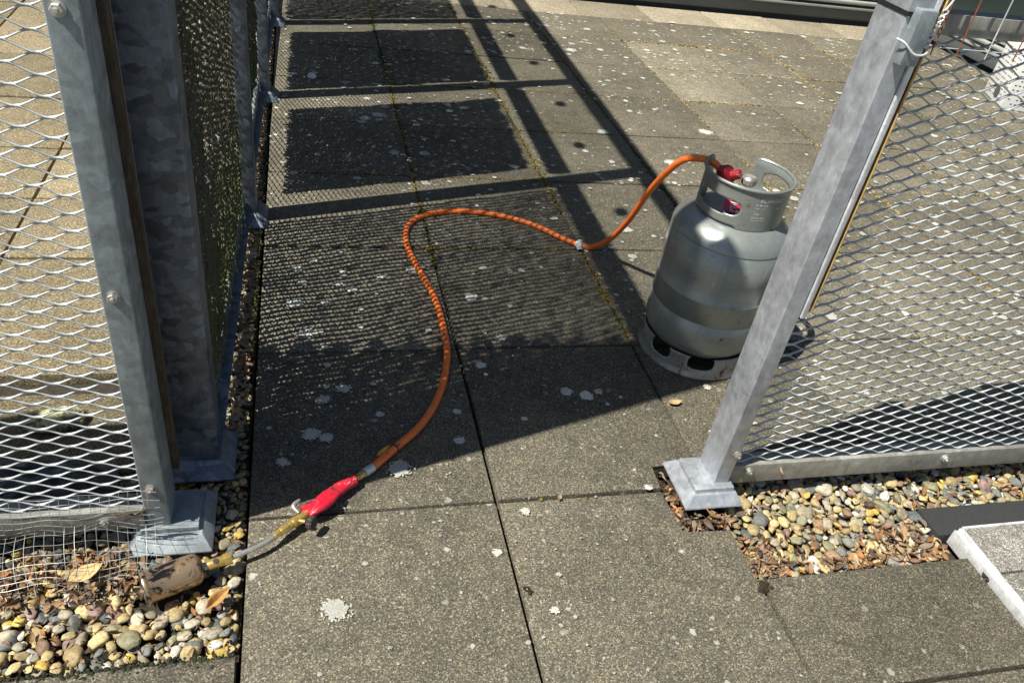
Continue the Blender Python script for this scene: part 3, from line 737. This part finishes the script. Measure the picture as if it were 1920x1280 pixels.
# ------------------------------------------------------------ gas cylinder
GX, GY = 1.197, .479
cyl = empty('gas_cylinder', (GX, GY, 0), 'scuffed grey steel gas cylinder with cut-out collar standing on the paving', 'gas cylinder')
cyl['label'] = 'scuffed grey steel gas cylinder with cut-out collar standing beside the bright post'
R0 = .157
prof = [(0, .035), (.05, .037), (.10, .046), (.135, .062), (.150, .080), (R0-.001, .10), (R0, .12), (R0, .172), (R0-.0016, .1735), (R0-.0016, .1755), (R0, .177),
        (R0, .232), (R0+.0016, .236), (R0+.0022, .240), (R0+.0006, .243), (R0-.001, .245), (R0-.001, .30), (R0-.001, .383), (R0-.0028, .3845), (R0-.0028, .3865), (R0-.001, .388), (R0-.003, .397), (.147, .410), (.134, .424), (.115, .436), (.09, .444), (.05, .450), (.02, .452), (0, .452)]
b = MB(); b.lathe(prof, 96); body = b.build('body', M_GREY, cyl, True, sharp=60)
b = MB(); b.box(-.0012, .0012, -R0-.0011, -R0+.0005, .12, .17, Matrix.Rotation(R_(-32), 4, 'Z')); b.build('weld_seam', M_GREY, body)
def shell(name, R, th, heights, holes, mat, parent, z0, z1, a0, a1, nt=150, nz=26, rim=True, smooth=True):
    """curved plate from angle a0 to a1 with rounded cut-outs"""
    bm = bmesh.new(); G = {}
    for i in range(nt+1):
        A = R_(a0+(a1-a0)*i/nt); zt = heights(a0+(a1-a0)*i/nt)
        for j in range(nz+1):
            z = z0+(zt-z0)*j/nz; r = R(z, A) if callable(R) else R
            G[i, j] = bm.verts.new((r*math.cos(A), r*math.sin(A), z))
    full = abs(a1-a0-360) < 1e-6
    for i in range(nt):
        am = a0+(a1-a0)*(i+.5)/nt
        for j in range(nz):
            z = z0+(heights(am)-z0)*(j+.5)/nz
            if any(abs(((am-h[0]+180) % 360-180)/h[1])**h[4]+abs((z-h[2])/h[3])**h[4] < 1 for h in holes): continue
            bm.faces.new((G[i, j], G[i+1, j], G[i+1, j+1], G[i, j+1]))
    bmesh.ops.delete(bm, geom=[v for v in bm.verts if not v.link_faces], context='VERTS')
    if full: bmesh.ops.remove_doubles(bm, verts=bm.verts, dist=1e-5)
    # smooth the stair-stepped cut edges
    for _ in range(3):
        mv_ = {}
        for v in bm.verts:
            be = [e_ for e_ in v.link_edges if e_.is_boundary]
            if len(be) == 2 and z0+.002 < v.co.z and v.co.z < heights(math.degrees(math.atan2(v.co.y, v.co.x)) % 360)-.002:
                p = sum((e_.other_vert(v).co for e_ in be), Vector())/2; mv_[v] = v.co.lerp(p, .6)
        for v, p in mv_.items(): v.co = p
    me = bpy.data.meshes.new(name); bm.to_mesh(me); bm.free(); me.materials.append(mat)
    o = link(name, me, parent, True, 0, sharp=180)
    md = o.modifiers.new('thickness', 'SOLIDIFY'); md.thickness = th; md.offset = 0
    return o
RCo = .108
def ch(a):   # collar height, gap toward the back between 54 and 117 degrees
    a = a % 360; z = .545
    for e_, s_ in ((117, 1), (54+360, -1)):
        d = (a-e_)*s_ if not (e_ > 300 and a < 60) else (a+360-e_)*s_
        if 0 <= d < 8: z = .545-.012*(1-math.sqrt(max(0, 1-((8-d)/8)**2)))*1.5
    return z
def cr(z, A): return RCo+max(0, (z-.532))*.25-.0*z
collar = shell('collar', cr, .0036, ch, [(199, 41, .488, .0205, 3.4), (5, 34, .499, .024, 3.2), (205, 36, .437, .0085, 4.)], M_GREYC, cyl, .437, .545, 117, 414)
b = MB(); pts = []
for i in range(121):
    a = 117+297*i/120; z = ch(a)+.001; A = R_(a); pts.append(((RCo+.004)*math.cos(A), (RCo+.004)*math.sin(A), z))
b.tube(pts, .0042, 8); b.build('rim', M_GREYC, collar, True)
def fr_(z, A): return .150+.006*max(0, (.02-z)/.02)+.001*math.sin(A*5)
foot = shell('foot_ring', fr_, .0032, lambda a: .068, [(205, 13, .050, .021, 3.), (252, 15, .050, .020, 3.), (155, 12, .05, .02, 3.), (30, 14, .05, .02, 3.), (310, 12, .05, .02, 3.), (95, 14, .05, .02, 3.)], M_FOOT, cyl, .001, .068, 0, 360, 180, 16)
# valve, cap, knob, regulator inside the collar
b = MB(); b.lathe([(0, .45), (.018, .45), (.018, .462), (.013, .466), (.012, .500), (.0, .502)], 20); val = b.build('valve', M_BRASS, cyl, True)
M = Matrix.Translation((.006, -.002, .500)); b = MB(); n = 28; vs = []
for (r, z) in ((.006, 0), (.016, .001), (.0185, .005), (.0185, .016), (.015, .021), (.0, .0225)):
    for k in range(n): A = 2*math.pi*k/n; rr = r*(1+.06*(k % 2) if .004 < z < .018 else 1); vs.append((rr*math.cos(A)+.004, rr*math.sin(A)-.000, z*1.1+.512))
b.add(vs, [(i*n+k, i*n+(k+1) % n, (i+1)*n+(k+1) % n, (i+1)*n+k) for i in range(5) for k in range(n)]); b.build('hand_wheel', M_BOLT, val, True, sharp=25)
Mr = Matrix.Translation((-.050, .016, .528)) @ Matrix.Scale(1.25, 4) @ Matrix.Rotation(R_(-52), 4, 'Z') @ Matrix.Rotation(R_(62), 4, 'Y')
b = MB(); b.lathe([(0, -.016), (.020, -.016), (.022, -.010), (.022, .004), (.018, .008), (.011, .010), (.010, .026), (.008, .028), (0, .028)], 8, Mr); reg = b.build('regulator', M_RED2, cyl, True, .001)
b = MB(); b.tube([(-.045, .014, .512), (-.012, .002, .486)], .009, 12); b.build('union_nut', M_BRASS, reg, True)
# hanging red warning disc with white lines
Ml = Matrix.Translation((-.044, -.052, .480)) @ Matrix.Scale(1.1, 4) @ Matrix.Rotation(R_(-35), 4, 'Z') @ Matrix.Rotation(R_(68), 4, 'X')
M_LAB = plain('crimson_label', (.42, .012, .06), .4, 0, .1, 60, .05); M_LAB2 = plain('blue_label', (.03, .06, .13), .4, 0, .1, 60, .05)
b = MB(); b.lathe([(0, .0006), (.027, .0006), (.027, -.0006), (0, -.0006)], 40, Ml); tagd = b.build('warning_tag', M_LAB, cyl, True)
b = MB()
for k in range(7):
    b.box(-.016+.001*k, -.004+.013*((k*7 % 5)/5), .013-.0045*k, .0148-.0045*k, .0009, .0013, Ml)
b.box(.004, .016, -.016, -.009, .0009, .0013, Ml); b.build('tag_print', M_TEXT, tagd)
b = MB(); b.box(-.022, .022, -.028, -.017, .0008, .0016, Ml); b.build('blue_band', M_LAB2, tagd)
def wraptext(txt, size, ang, z, R, mat, parent, name, depth=.0004, sx=1., weather=0):
    cu = bpy.data.curves.new('t', 'FONT'); cu.body = txt; cu.size = size; cu.extrude = 0; cu.resolution_u = 3; cu.offset = size*.012
    o = bpy.data.objects.new('t', cu); COL.objects.link(o); bpy.context.view_layer.update()
    me = bpy.data.meshes.new_from_object(o.evaluated_get(bpy.context.evaluated_depsgraph_get())); bpy.data.objects.remove(o); bpy.data.curves.remove(cu)
    bm = bmesh.new(); bm.from_mesh(me); bmesh.ops.triangulate(bm, faces=bm.faces)
    for _ in range(2):
        bmesh.ops.subdivide_edges(bm, edges=[e_ for e_ in bm.edges if e_.calc_length() > .004], cuts=1)
    if weather:
        dl = [f for f in bm.faces if noise.noise(f.calc_center_median()*Vector((260, 260, 1)).to_3d() if False else Vector((f.calc_center_median().x*260, f.calc_center_median().y*330, len(txt)))) > weather]
        bmesh.ops.delete(bm, geom=dl, context='FACES')
    for v in bm.verts:
        A = R_(ang)+v.co.x*sx/R; zz = z+v.co.y
        v.co = ((R+depth)*math.cos(A), (R+depth)*math.sin(A), zz)
    bm.to_mesh(me); bm.free(); me.materials.clear(); me.materials.append(mat)
    return link(name, me, parent)
RT = RCo+.0022
wraptext('PRIMAGAZ', .0135, 261, .5180, RT, M_TEXT, collar, 'lettering', sx=.95, weather=.42)
wraptext('N  MS 1337', .0062, 257, .5085, RT, M_TEXT, collar, 'lettering', weather=.45)
wraptext('TARE 13.6 KG', .0042, 257, .5010, RT, M_TEXT, collar, 'lettering', weather=.28)
wraptext('PB', .0095, 287, .498, RT, M_TEXT, collar, 'lettering', weather=.45)
wraptext('7R75', .0068, 257, .4845, RT, M_TEXT, collar, 'lettering', weather=.45)
wraptext('EN1565 Ru/Sh', .0058, 256, .4755, RT, M_TEXT, collar, 'lettering', weather=.4)
wraptext('10.5 KG PROPAAN', .0044, 256, .4690, RT, M_TEXT, collar, 'lettering', weather=.25)
wraptext('PRIM', .040, 138, .325, R0, M_TEXT, body, 'lettering', sx=1.0)

# ------------------------------------------------------------ hose
hp = [(.256,.065,.011), (.294,.105,.010), (.378,.195,.0095), (.438,.307,.0095), (.476,.444,.0095), (.485,.562,.0095), (.481,.718,.0095), (.454,.876,.0095), (.435,1.001,.0095),
      (.443,1.12,.0095), (.493,1.201,.0095), (.581,1.242,.0095), (.675,1.25,.0095), (.784,1.224,.0095), (.885,1.164,.0095), (.96,1.082,.010), (1.011,1.03,.0115), (1.050,1.00,.022),
      (1.074,.93,.095), (1.074,.83,.218), (1.067,.74,.352), (1.067,.665,.450), (1.080,.615,.512), (1.108,.580,.533), (1.140,.560,.530), (1.157,.522,.515)]
hose = empty('gas_hose', (.256, .065, 0), 'orange rubber gas hose looping over the paving to the gas cylinder', 'hose')
b = MB(); H0 = spline(L(hose, *hp), 10); b.tube(H0, .0093, 16); b.build('tube', M_HOSE, hose, True)
def ring(mb, i, r, h, n=16):
    p = H0[i]; d = (H0[i+1]-H0[i-1]).normalized(); mb.tube([p-d*h, p+d*h], r, n)
b = MB(); ring(b, 12, .0102, .0016); p = H0[12]; b.tube([p+Vector((.004, -.002, .009)), p+Vector((.010, 0, .013))], .0012, 6); b.build('cable_tie', M_BLACK, hose, True)
b = MB(); d = (H0[12]-H0[4]).normalized(); side = Vector((-d.y, d.x, 0))
V, F = leaf_geo(.045, .006, .25, .1, 3.3, 8, 4); Mt = Matrix.Translation(H0[9]+side*.013+Vector((0, 0, .004))) @ Matrix.Rotation(math.atan2(d.y, d.x), 4, 'Z') @ Matrix.Rotation(.5, 4, 'X')
b.add([Mt @ Vector(v) for v in V], [tuple(int(q) for q in f) for f in F]); o = b.build('yellow_tag', M_YEL, hose, True); o.modifiers.new('t', 'SOLIDIFY').thickness = .001
b = MB(); i0 = 160; ring(b, i0, .0115, .009)
for k in range(5):
    p = H0[i0]+Vector((NP.uniform(-.006, .006), NP.uniform(-.006, .006), 0)); a_ = -1.9+.5*NP.normal(); q = Vector((math.cos(a_), math.sin(a_), 0))
    w_ = Vector((-q.y, q.x, 0))*.007; Ls = NP.uniform(.022, .04); up = Vector((0, 0, .004+.003*k))
    vs = [p-w_+up, p+w_+up, p+q*Ls*.5+w_*.9+up*.6, p+q*Ls*.5-w_*.8+up*.9, p+q*Ls+w_*.5+up*.2, p+q*Ls-w_*.3+up*.1]; b.add(vs, [(0, 1, 2, 3), (3, 2, 4, 5)])
o = b.build('paper_tape', M_WHITE, hose, True); o.modifiers.new('t', 'SOLIDIFY').thickness = .0006
# small print on the hose near the torch
cu = bpy.data.curves.new('t', 'FONT'); cu.body = '10 bar 100'; cu.size = .0075; cu.extrude = 0
o = bpy.data.objects.new('t', cu); COL.objects.link(o); bpy.context.view_layer.update()
me = bpy.data.meshes.new_from_object(o.evaluated_get(bpy.context.evaluated_depsgraph_get())); bpy.data.objects.remove(o)
pA = H0[3]; pB = H0[11]; dd = (pB-pA).normalized(); sd = Vector((-dd.y, dd.x, 0))
for v in me.vertices:
    x, y = v.co.x, v.co.y-.0025; a_ = y/.0088-.35; v.co = pA+dd*(x+.002)+sd*math.sin(a_)*.0091+Vector((0, 0, math.cos(a_)*.0091))
me.materials.clear(); me.materials.append(M_TEXTD); link('hose_print', me, hose)

# ------------------------------------------------------------ gas torch lying on the paving
T0 = Vector((.10, -.08, 0)); torch = empty('gas_torch', T0, 'gas torch with red grip, brass valve and scorched burner cup lying off the paving edge', 'torch')
q = lambda *p: L(torch, *p)
b = MB(); a_, c_ = q((.207, .021, .017), (.254, .062, .012)); b.tube([a_, a_.lerp(c_, .3)], .0075, 6); b.tube([a_.lerp(c_, .28), a_.lerp(c_, .55)], .0088, 6); b.tube([a_.lerp(c_, .5), a_.lerp(c_, .62)], .006, 12)
coup = b.build('hose_coupling', M_BRASS, torch, True, .0006)
b = MB(); b.tube([a_.lerp(c_, .6), a_.lerp(c_, 1.02)], .0098, 16); b.build('crimp_sleeve', M_ALU, coup, True, .0008)
# grip: swept oval, widening to a finger lever
cs = spline(q((.214, .027, .018), (.190, .008, .019), (.165, -.015, .021), (.140, -.040, .023), (.120, -.058, .024), (.112, -.066, .024)), 6)
rr = [(.0145+.0030*(i/(len(cs)-1))**1.3)*(1+.04*math.sin(i*.9)+.03*math.sin(i*2.3)) for i in range(len(cs))]; rr[-1] = .012; rr[0] = .0115
b = MB(); b.tube(cs, rr, 20); grip = b.build('grip', M_RED, torch, True)
for v in grip.data.vertices:
    k_ = noise.noise(v.co*38)*.0022+noise.noise(v.co*95)*.0008; v.co += Vector((k_*.6, -k_, k_)); v.co.z = .020+(v.co.z-.020)*.88
ls = spline(q((.178, -.022, .028), (.160, -.044, .031), (.140, -.062, .034), (.120, -.076, .030)), 6)
b = MB(); b.tube(ls, [.003+.006*math.sin(math.pi*(i+.5)/(len(ls))) for i in range(len(ls))], 12); b.build('finger_rest', M_RED, grip, True)
b = MB(); v0, v1, v2, v3 = q((.112, -.066, .025), (.094, -.083, .026), (.078, -.096, .026), (.052, -.119, .027))
b.tube([v0, v1], .0085, 16); b.tube([v1, v1.lerp(v2, .5)], .0110, 16); b.tube([v1.lerp(v2, .5), v2], .0085, 16)
vb = b.build('valve_body', M_BRASS, torch, True, .0006)
b = MB(); b.tube([v2, v2.lerp(v3, .55)], .0095, 6); b.tube([v2.lerp(v3, .55), v3], .0078, 6); b.build('hex_union', M_BRASS, vb, True, .0006)
b = MB(); k0, k1 = q((.098, -.086, .030), (.120, -.099, .036)); b.tube([k0, k0.lerp(k1, .6)], .004, 10); b.build('valve_stem', M_BRASS, vb, True)
b = MB(); kd = (k1-k0).normalized(); kq = kd.to_track_quat('Z', 'Y').to_matrix().to_4x4(); n = 26; vs = []
for (r, z) in ((.003, -.004), (.0125, -.003), (.0135, 0), (.0135, .006), (.0115, .009), (.0, .010)):
    for k in range(n):
        A = 2*math.pi*k/n; r2_ = r*(1+(.07 if k % 2 else -.04)*(1 if r > .01 else 0)); vs.append(Matrix.Translation(k1) @ kq @ Vector((r2_*math.cos(A), r2_*math.sin(A), z)))
b.add(vs, [(i*n+k, i*n+(k+1) % n, (i+1)*n+(k+1) % n, (i+1)*n+k) for i in range(5) for k in range(n)]); b.build('knob', M_DARK, vb, True, sharp=25)
b = MB(); f0, f1, f2 = q((.098, -.072, .036), (.088, -.058, .040), (.100, -.040, .038)); b.tube(spline((f0, f1, f2), 5), [.0025, .003, .0035, .004, .0045, .005, .005, .0048, .0045, .004, .003], 8); b.build('trigger_lever', M_BOLT, vb, True)
tb = spline(q((.056, -.116, .027), (.040, -.130, .028), (.020, -.143, .028), (-.005, -.154, .028), (-.024, -.162, .028)), 6)
b = MB(); b.tube(tb, .0052, 14); b.build('neck_tube', M_STEEL, torch, True)
n0, n1, n2, n3 = q((-.024, -.162, .028), (-.042, -.168, .028), (-.064, -.175, .027), (-.078, -.180, .030))
b = MB(); b.tube([n0, n0.lerp(n1, .75)], .0120, 6); b.tube([n0.lerp(n1, .75), n2], .0098, 20); nz = b.build('brass_injector', M_BRASS, torch, True, .0006)
b = MB(); m_ = n1.lerp(n2, .35); b.tube([m_+Vector((.0, -.002, .0070)), m_+Vector((0, -.0042, .0104))], .0050, 14); b.build('air_hole', M_BLACK, nz)
b = MB(); b.tube([n2, n3], .0075, 16); b.build('burner_stem', M_STEEL, torch, True)
ax = (Vector((-.160, -.211, .029))-Vector((-.074, -.178, .030))).normalized(); cq = ax.to_track_quat('Z', 'Y').to_matrix().to_4x4(); Mc = Matrix.Translation(n3) @ cq
b = MB(); b.lathe([(.0, -.006), (.014, -.006), (.020, -.003), (.0265, .002), (.0290, .008), (.0290, .020), (.0295, .055), (.0298, .088), (.0330, .091), (.0335, .094), (.0325, .097), (.0285, .097), (.0275, .09), (.0265, .012), (.0, .008)], 48, Mc)
cup = b.build('burner_cup', M_CUP, torch, True, sharp=50)
b = MB(); b.lathe([(.0300, .089), (.0322, .090), (.0330, .0935), (.0322, .0975), (.0290, .0985), (.0282, .097)], 48, Mc); b.build('scorched_rim', M_DARK, cup, True)
b = MB(); b.lathe([(.0272, .092), (.0262, .016), (0, .012)], 40, Mc); b.build('sooty_lining', M_BLACK, cup, True)

# ------------------------------------------------------------ right lower corner: coping and aluminium trim
cope = empty('roof_coping', (1.60, -.24, 0), 'weathered pale concrete coping slab with a cracked edge at the right', 'coping')
b = MB(); b.box(-.018, 1.3, -.12, 0, -.04, .012); b.build('upper_strip', M_COPE, cope, True, .003)
bm = bmesh.new()
b = MB(); b.box(-.018, 1.3, -1.2, -.124, -.04, .009); b.build('slab', M_COPE, cope, True, .003)
b = MB(); b.box(-.02, 1.3, -.0001, .006, -.02, .014); b.build('lip', M_ALU, cope, True, .001)
b = MB(); pts = [(.03, -.20, .010), (.055, -.165, .014), (.085, -.150, .014), (.12, -.152, .014), (.16, -.16, .013), (.30, -.17, .012)]
vs = []; fs = []
for i, (x, y, z) in enumerate(pts): vs += [(x, y, z), (x+.004, y-.022, z-.002)]
for i in range(len(pts)-1): fs.append((2*i, 2*i+1, 2*i+3, 2*i+2))
b.add(vs, fs); o = b.build('flaking_edge', M_FLAKE, cope, True); o.modifiers.new('t', 'SOLIDIFY').thickness = .006
tr = empty('aluminium_trim', (1.56, -.24, 0), 'white aluminium edge trim running beside the weathered coping', 'trim')
b = MB(); b.box(-.005, -.001, -1.2, 0, -.03, .012); b.box(-.001, .006, -1.2, 0, .004, .008); b.build('outer_flange', M_ALU, tr, True, .0006)
b = MB(); b.box(.006, .012, -1.2, 0, -.02, .016); b.build('raised_rib', M_ALU, tr, True, .0006)
b = MB(); b.box(.0122, .021, -1.2, 0, -.02, .0125); b.build('inner_flange', M_ALU, tr, True, .0006)

# ------------------------------------------------------------ single leaves, stone, sheet, white lump, block
def one_leaf(loc, Ln, W, rz, rx, ry, col, label, seed, curl=.35, fold=.4, group='dry fallen leaves'):
    V, F = leaf_geo(Ln, W, curl, fold, seed, 12, 7); b = MB()
    b.add([tuple(v) for v in V], [tuple(int(q_) for q_ in f) for f in F], col)
    o = b.build('leaf', M_LEAF, None, True); o.modifiers.new('t', 'SOLIDIFY').thickness = .0005
    o.location = loc; o.rotation_euler = (rx, ry, rz); tag(o, label, 'leaf', group)
one_leaf((1.045, .235, .006), .040, .011, .1, .0, .0, (.50, .34, .18), 'pale brown dry leaf lying on the paving in front of the gas cylinder', 1.3)
one_leaf((1.175, -.068, .058), .034, .010, 1.2, 1.1, .3, (.52, .38, .26), 'small tan leaf caught on the bottom rail of the right mesh panel', 2.3, .2)
one_leaf((-.045, -.240, .010), .060, .013, .9, .25, .1, (.50, .29, .10), 'orange brown curled leaf on the pebbles near the scorched burner cup', 5.3, .3, 1.0)
one_leaf((-.27, -.165, .022), .060, .017, .5, .2, -.1, (.62, .46, .22), 'broad golden leaf under the wire cloth on the left pebbles', 8.1, .2, .3)
one_leaf((1.10, -.045, -.002), .030, .009, .7, .3, .2, (.55, .30, .08), 'orange leaf in the shade beneath the right panel rail', 4.4, .3)
one_leaf((.985, -.137, .004), .040, .012, 2.0, .8, .2, (.42, .24, .10), 'upright brown leaf in front of the flared silver base', 6.4, .4, .6)
one_leaf((.652, -.055, .006), .016, .006, .8, .2, .0, (.36, .22, .12), 'tiny leaf scrap on the joint of the middle paving', 7.4, .4)
# lichen covered stone and crumpled dark sheet seen through the left mesh
bm = bmesh.new(); bmesh.ops.create_icosphere(bm, subdivisions=4, radius=1)
for v in bm.verts:
    p = v.co.copy(); d = 1+.22*noise.noise(p*1.6)+.14*noise.noise(p*5)+.05*noise.noise(p*13); v.co = Vector((p.x*.062*d, p.y*.032*d, p.z*.022*d))
me = bpy.data.meshes.new('stone'); bm.to_mesh(me); bm.free()
_n = NT('lichened_stone'); _k = _n.ramp(_n.noise(45, 5, .7), [(.44, 0.), (.54, 1.)])
me.materials.append(_n.done(_n.mix(_k, (.10, .095, .07), _n.mix(_n.noise(160), (.36, .38, .16), (.62, .62, .38))), .95, 0, _n.bump(_n.noise(120, 5, .7), .8, .004)))
o = link('stone', me, None, True, sharp=180); o.location = (-.405, .255, .014); o.rotation_euler = (0, 0, .25); tag(o, 'rough stone crusted with yellow green lichen behind the left mesh', 'stone')
b = MB(); nx, ny = 64, 40; vs = []
for i in range(nx):
    for j in range(ny):
        u, v = i/(nx-1), j/(ny-1); x = -.86+.60*u; y = -.035+.23*v*(1-.35*u)
        n1_ = noise.noise(Vector((x*7, y*9, 1))); n2_ = abs(noise.noise(Vector((x*16+3, y*22, 5)))); n3_ = abs(noise.noise(Vector((x*38, y*30, 9))))
        ed = min(1, 8*min(u, 1-u, v, 1-v)); vs.append((x+.02*n1_, y+.02*n2_, .004+ed*(.020+.03*n1_+.05*(.3-n2_)+.022*(.25-n3_))))
b.add(vs, [(i*ny+j, (i+1)*ny+j, (i+1)*ny+j+1, i*ny+j+1) for i in range(nx-1) for j in range(ny-1)])
o = b.build('plastic_sheet', M_TARP, None, True, sharp=180); o.modifiers.new('t', 'SOLIDIFY').thickness = .001
for v in o.data.vertices: v.co.z = max(v.co.z, .004)
tag(o, 'crumpled dark blue plastic sheet on the ground behind the left mesh panel', 'sheet')
bm = bmesh.new(); bmesh.ops.create_icosphere(bm, subdivisions=3, radius=1)
for v in bm.verts:
    p = v.co.copy(); d = 1+.25*noise.noise(p*1.7+Vector((5, 0, 0))); v.co = Vector((p.x*.019*d, p.y*.017*d, p.z*.015*d))
me = bpy.data.meshes.new('stone'); bm.to_mesh(me); bm.free(); me.materials.append(M_POLY)
o = link('stone', me, None, True, sharp=180); o.location = (0.167, 2.493, .012); tag(o, 'small round white pebble alone on the shaded paving', 'stone')
blk = empty('foam_block', (4.42, 2.80, 0), 'white foam block with dotted rows standing by the far wall behind the right mesh', 'block')
blk.rotation_euler = (0, 0, R_(-22))
b = MB(); b.box(-.20, .22, -.16, .16, 0, .34); fb = b.build('block', M_POLY, blk, True, .008)
b = MB()
for r_ in range(11):
    for c_ in range(16):
        if (r_*7+c_*3) % 5 == 0: continue
        b.box(-.2012, -.1995, -.14+c_*.0175, -.13+c_*.0175, .03+r_*.027, .036+r_*.027)
        b.box(-.18+c_*.024, -.168+c_*.024, -.1612, -.1595, .03+r_*.027, .036+r_*.027)
tag(b.build('dotted_rows', M_PANEL, fb), kind='stuff')
b = MB(); b.lathe([(0, 0), (.035, 0), (.035, .003), (0, .003)], 24, Matrix.Translation((-.2005, -.03, .06)) @ Matrix.Rotation(R_(-90), 4, 'Y')); b.build('round_recess', M_PANEL, fb)
db = empty('storage_box', (4.40, 2.44, 0), 'low dark grey box on the paving in front of the white foam block', 'box')
b = MB(); b.box(-.1, .25, -.10, .10, 0, .10); bb = b.build('box_body', M_PANEL, db, True, .004)
b = MB(); b.box(-.106, .256, -.106, .106, .1005, .112); b.build('lid', M_PANEL, bb, True, .004)

# ------------------------------------------------------------ building at the back
bld = empty('building', (2.3, 4.40, 0), 'grey panelled building facade with pale framed windows behind the terrace', 'building')
def wall(origin, ang, length, parent):
    M = Matrix.Translation(Vector(origin)-Vector((2.3, 4.40, 0))) @ Matrix.Rotation(ang, 4, 'Z')
    b = MB(); b.box(0, length, .06, .30, -.04, 3.0, M); b.build('wall', M_PANEL, parent)
    b = MB(); b.box(0, length, .0, .058, .022, .098, M); b.build('plinth_panel', M_PANEL, parent, True, .003)
    b = MB(); b.box(0, length, -.012, .056, .100, .116, M); b.build('sill', M_FRAME, parent, True, .004)
    b = MB(); b.tube([M @ Vector((0, .006, .150)), M @ Vector((length, .006, .150))], .016, 12); b.build('rounded_rail', M_FRAME, parent, True)
    x = .0; k = 0
    while x < length-.3:
        w_ = 1.12 if k % 2 == 0 else .86; x2 = min(length, x+w_)
        f = MB()
        for (a, c, d, e_) in ((x+.01, x2-.01, .18, .205), (x+.01, x2-.01, 1.10, 1.125), (x+.01, x+.035, .2055, 1.0995), (x2-.035, x2-.01, .2055, 1.0995)): f.box(a, c, .008, .050, d, e_, M)
        fo = f.build('window_frame' if k % 2 else 'panel_frame', M_FRAME, parent, True, .003)
        p = MB(); p.box(x+.0352, x2-.0352, .030, .040, .2052, 1.0998, M); p.build('pane' if k % 2 else 'infill_panel', M_GLASS if k % 2 else M_PANELD, fo)
        f = MB(); f.box(x+.01, x2-.01, .012, .05, 1.14, 2.6, M); f.build('upper_panel', M_PANEL, parent, True, .003)
        x = x2; k += 1
    return M
wall((.2, 4.395, 0), R_(.4), 4.48, bld)
wall((4.70, 4.30, 0), R_(-90), 3.2, bld)
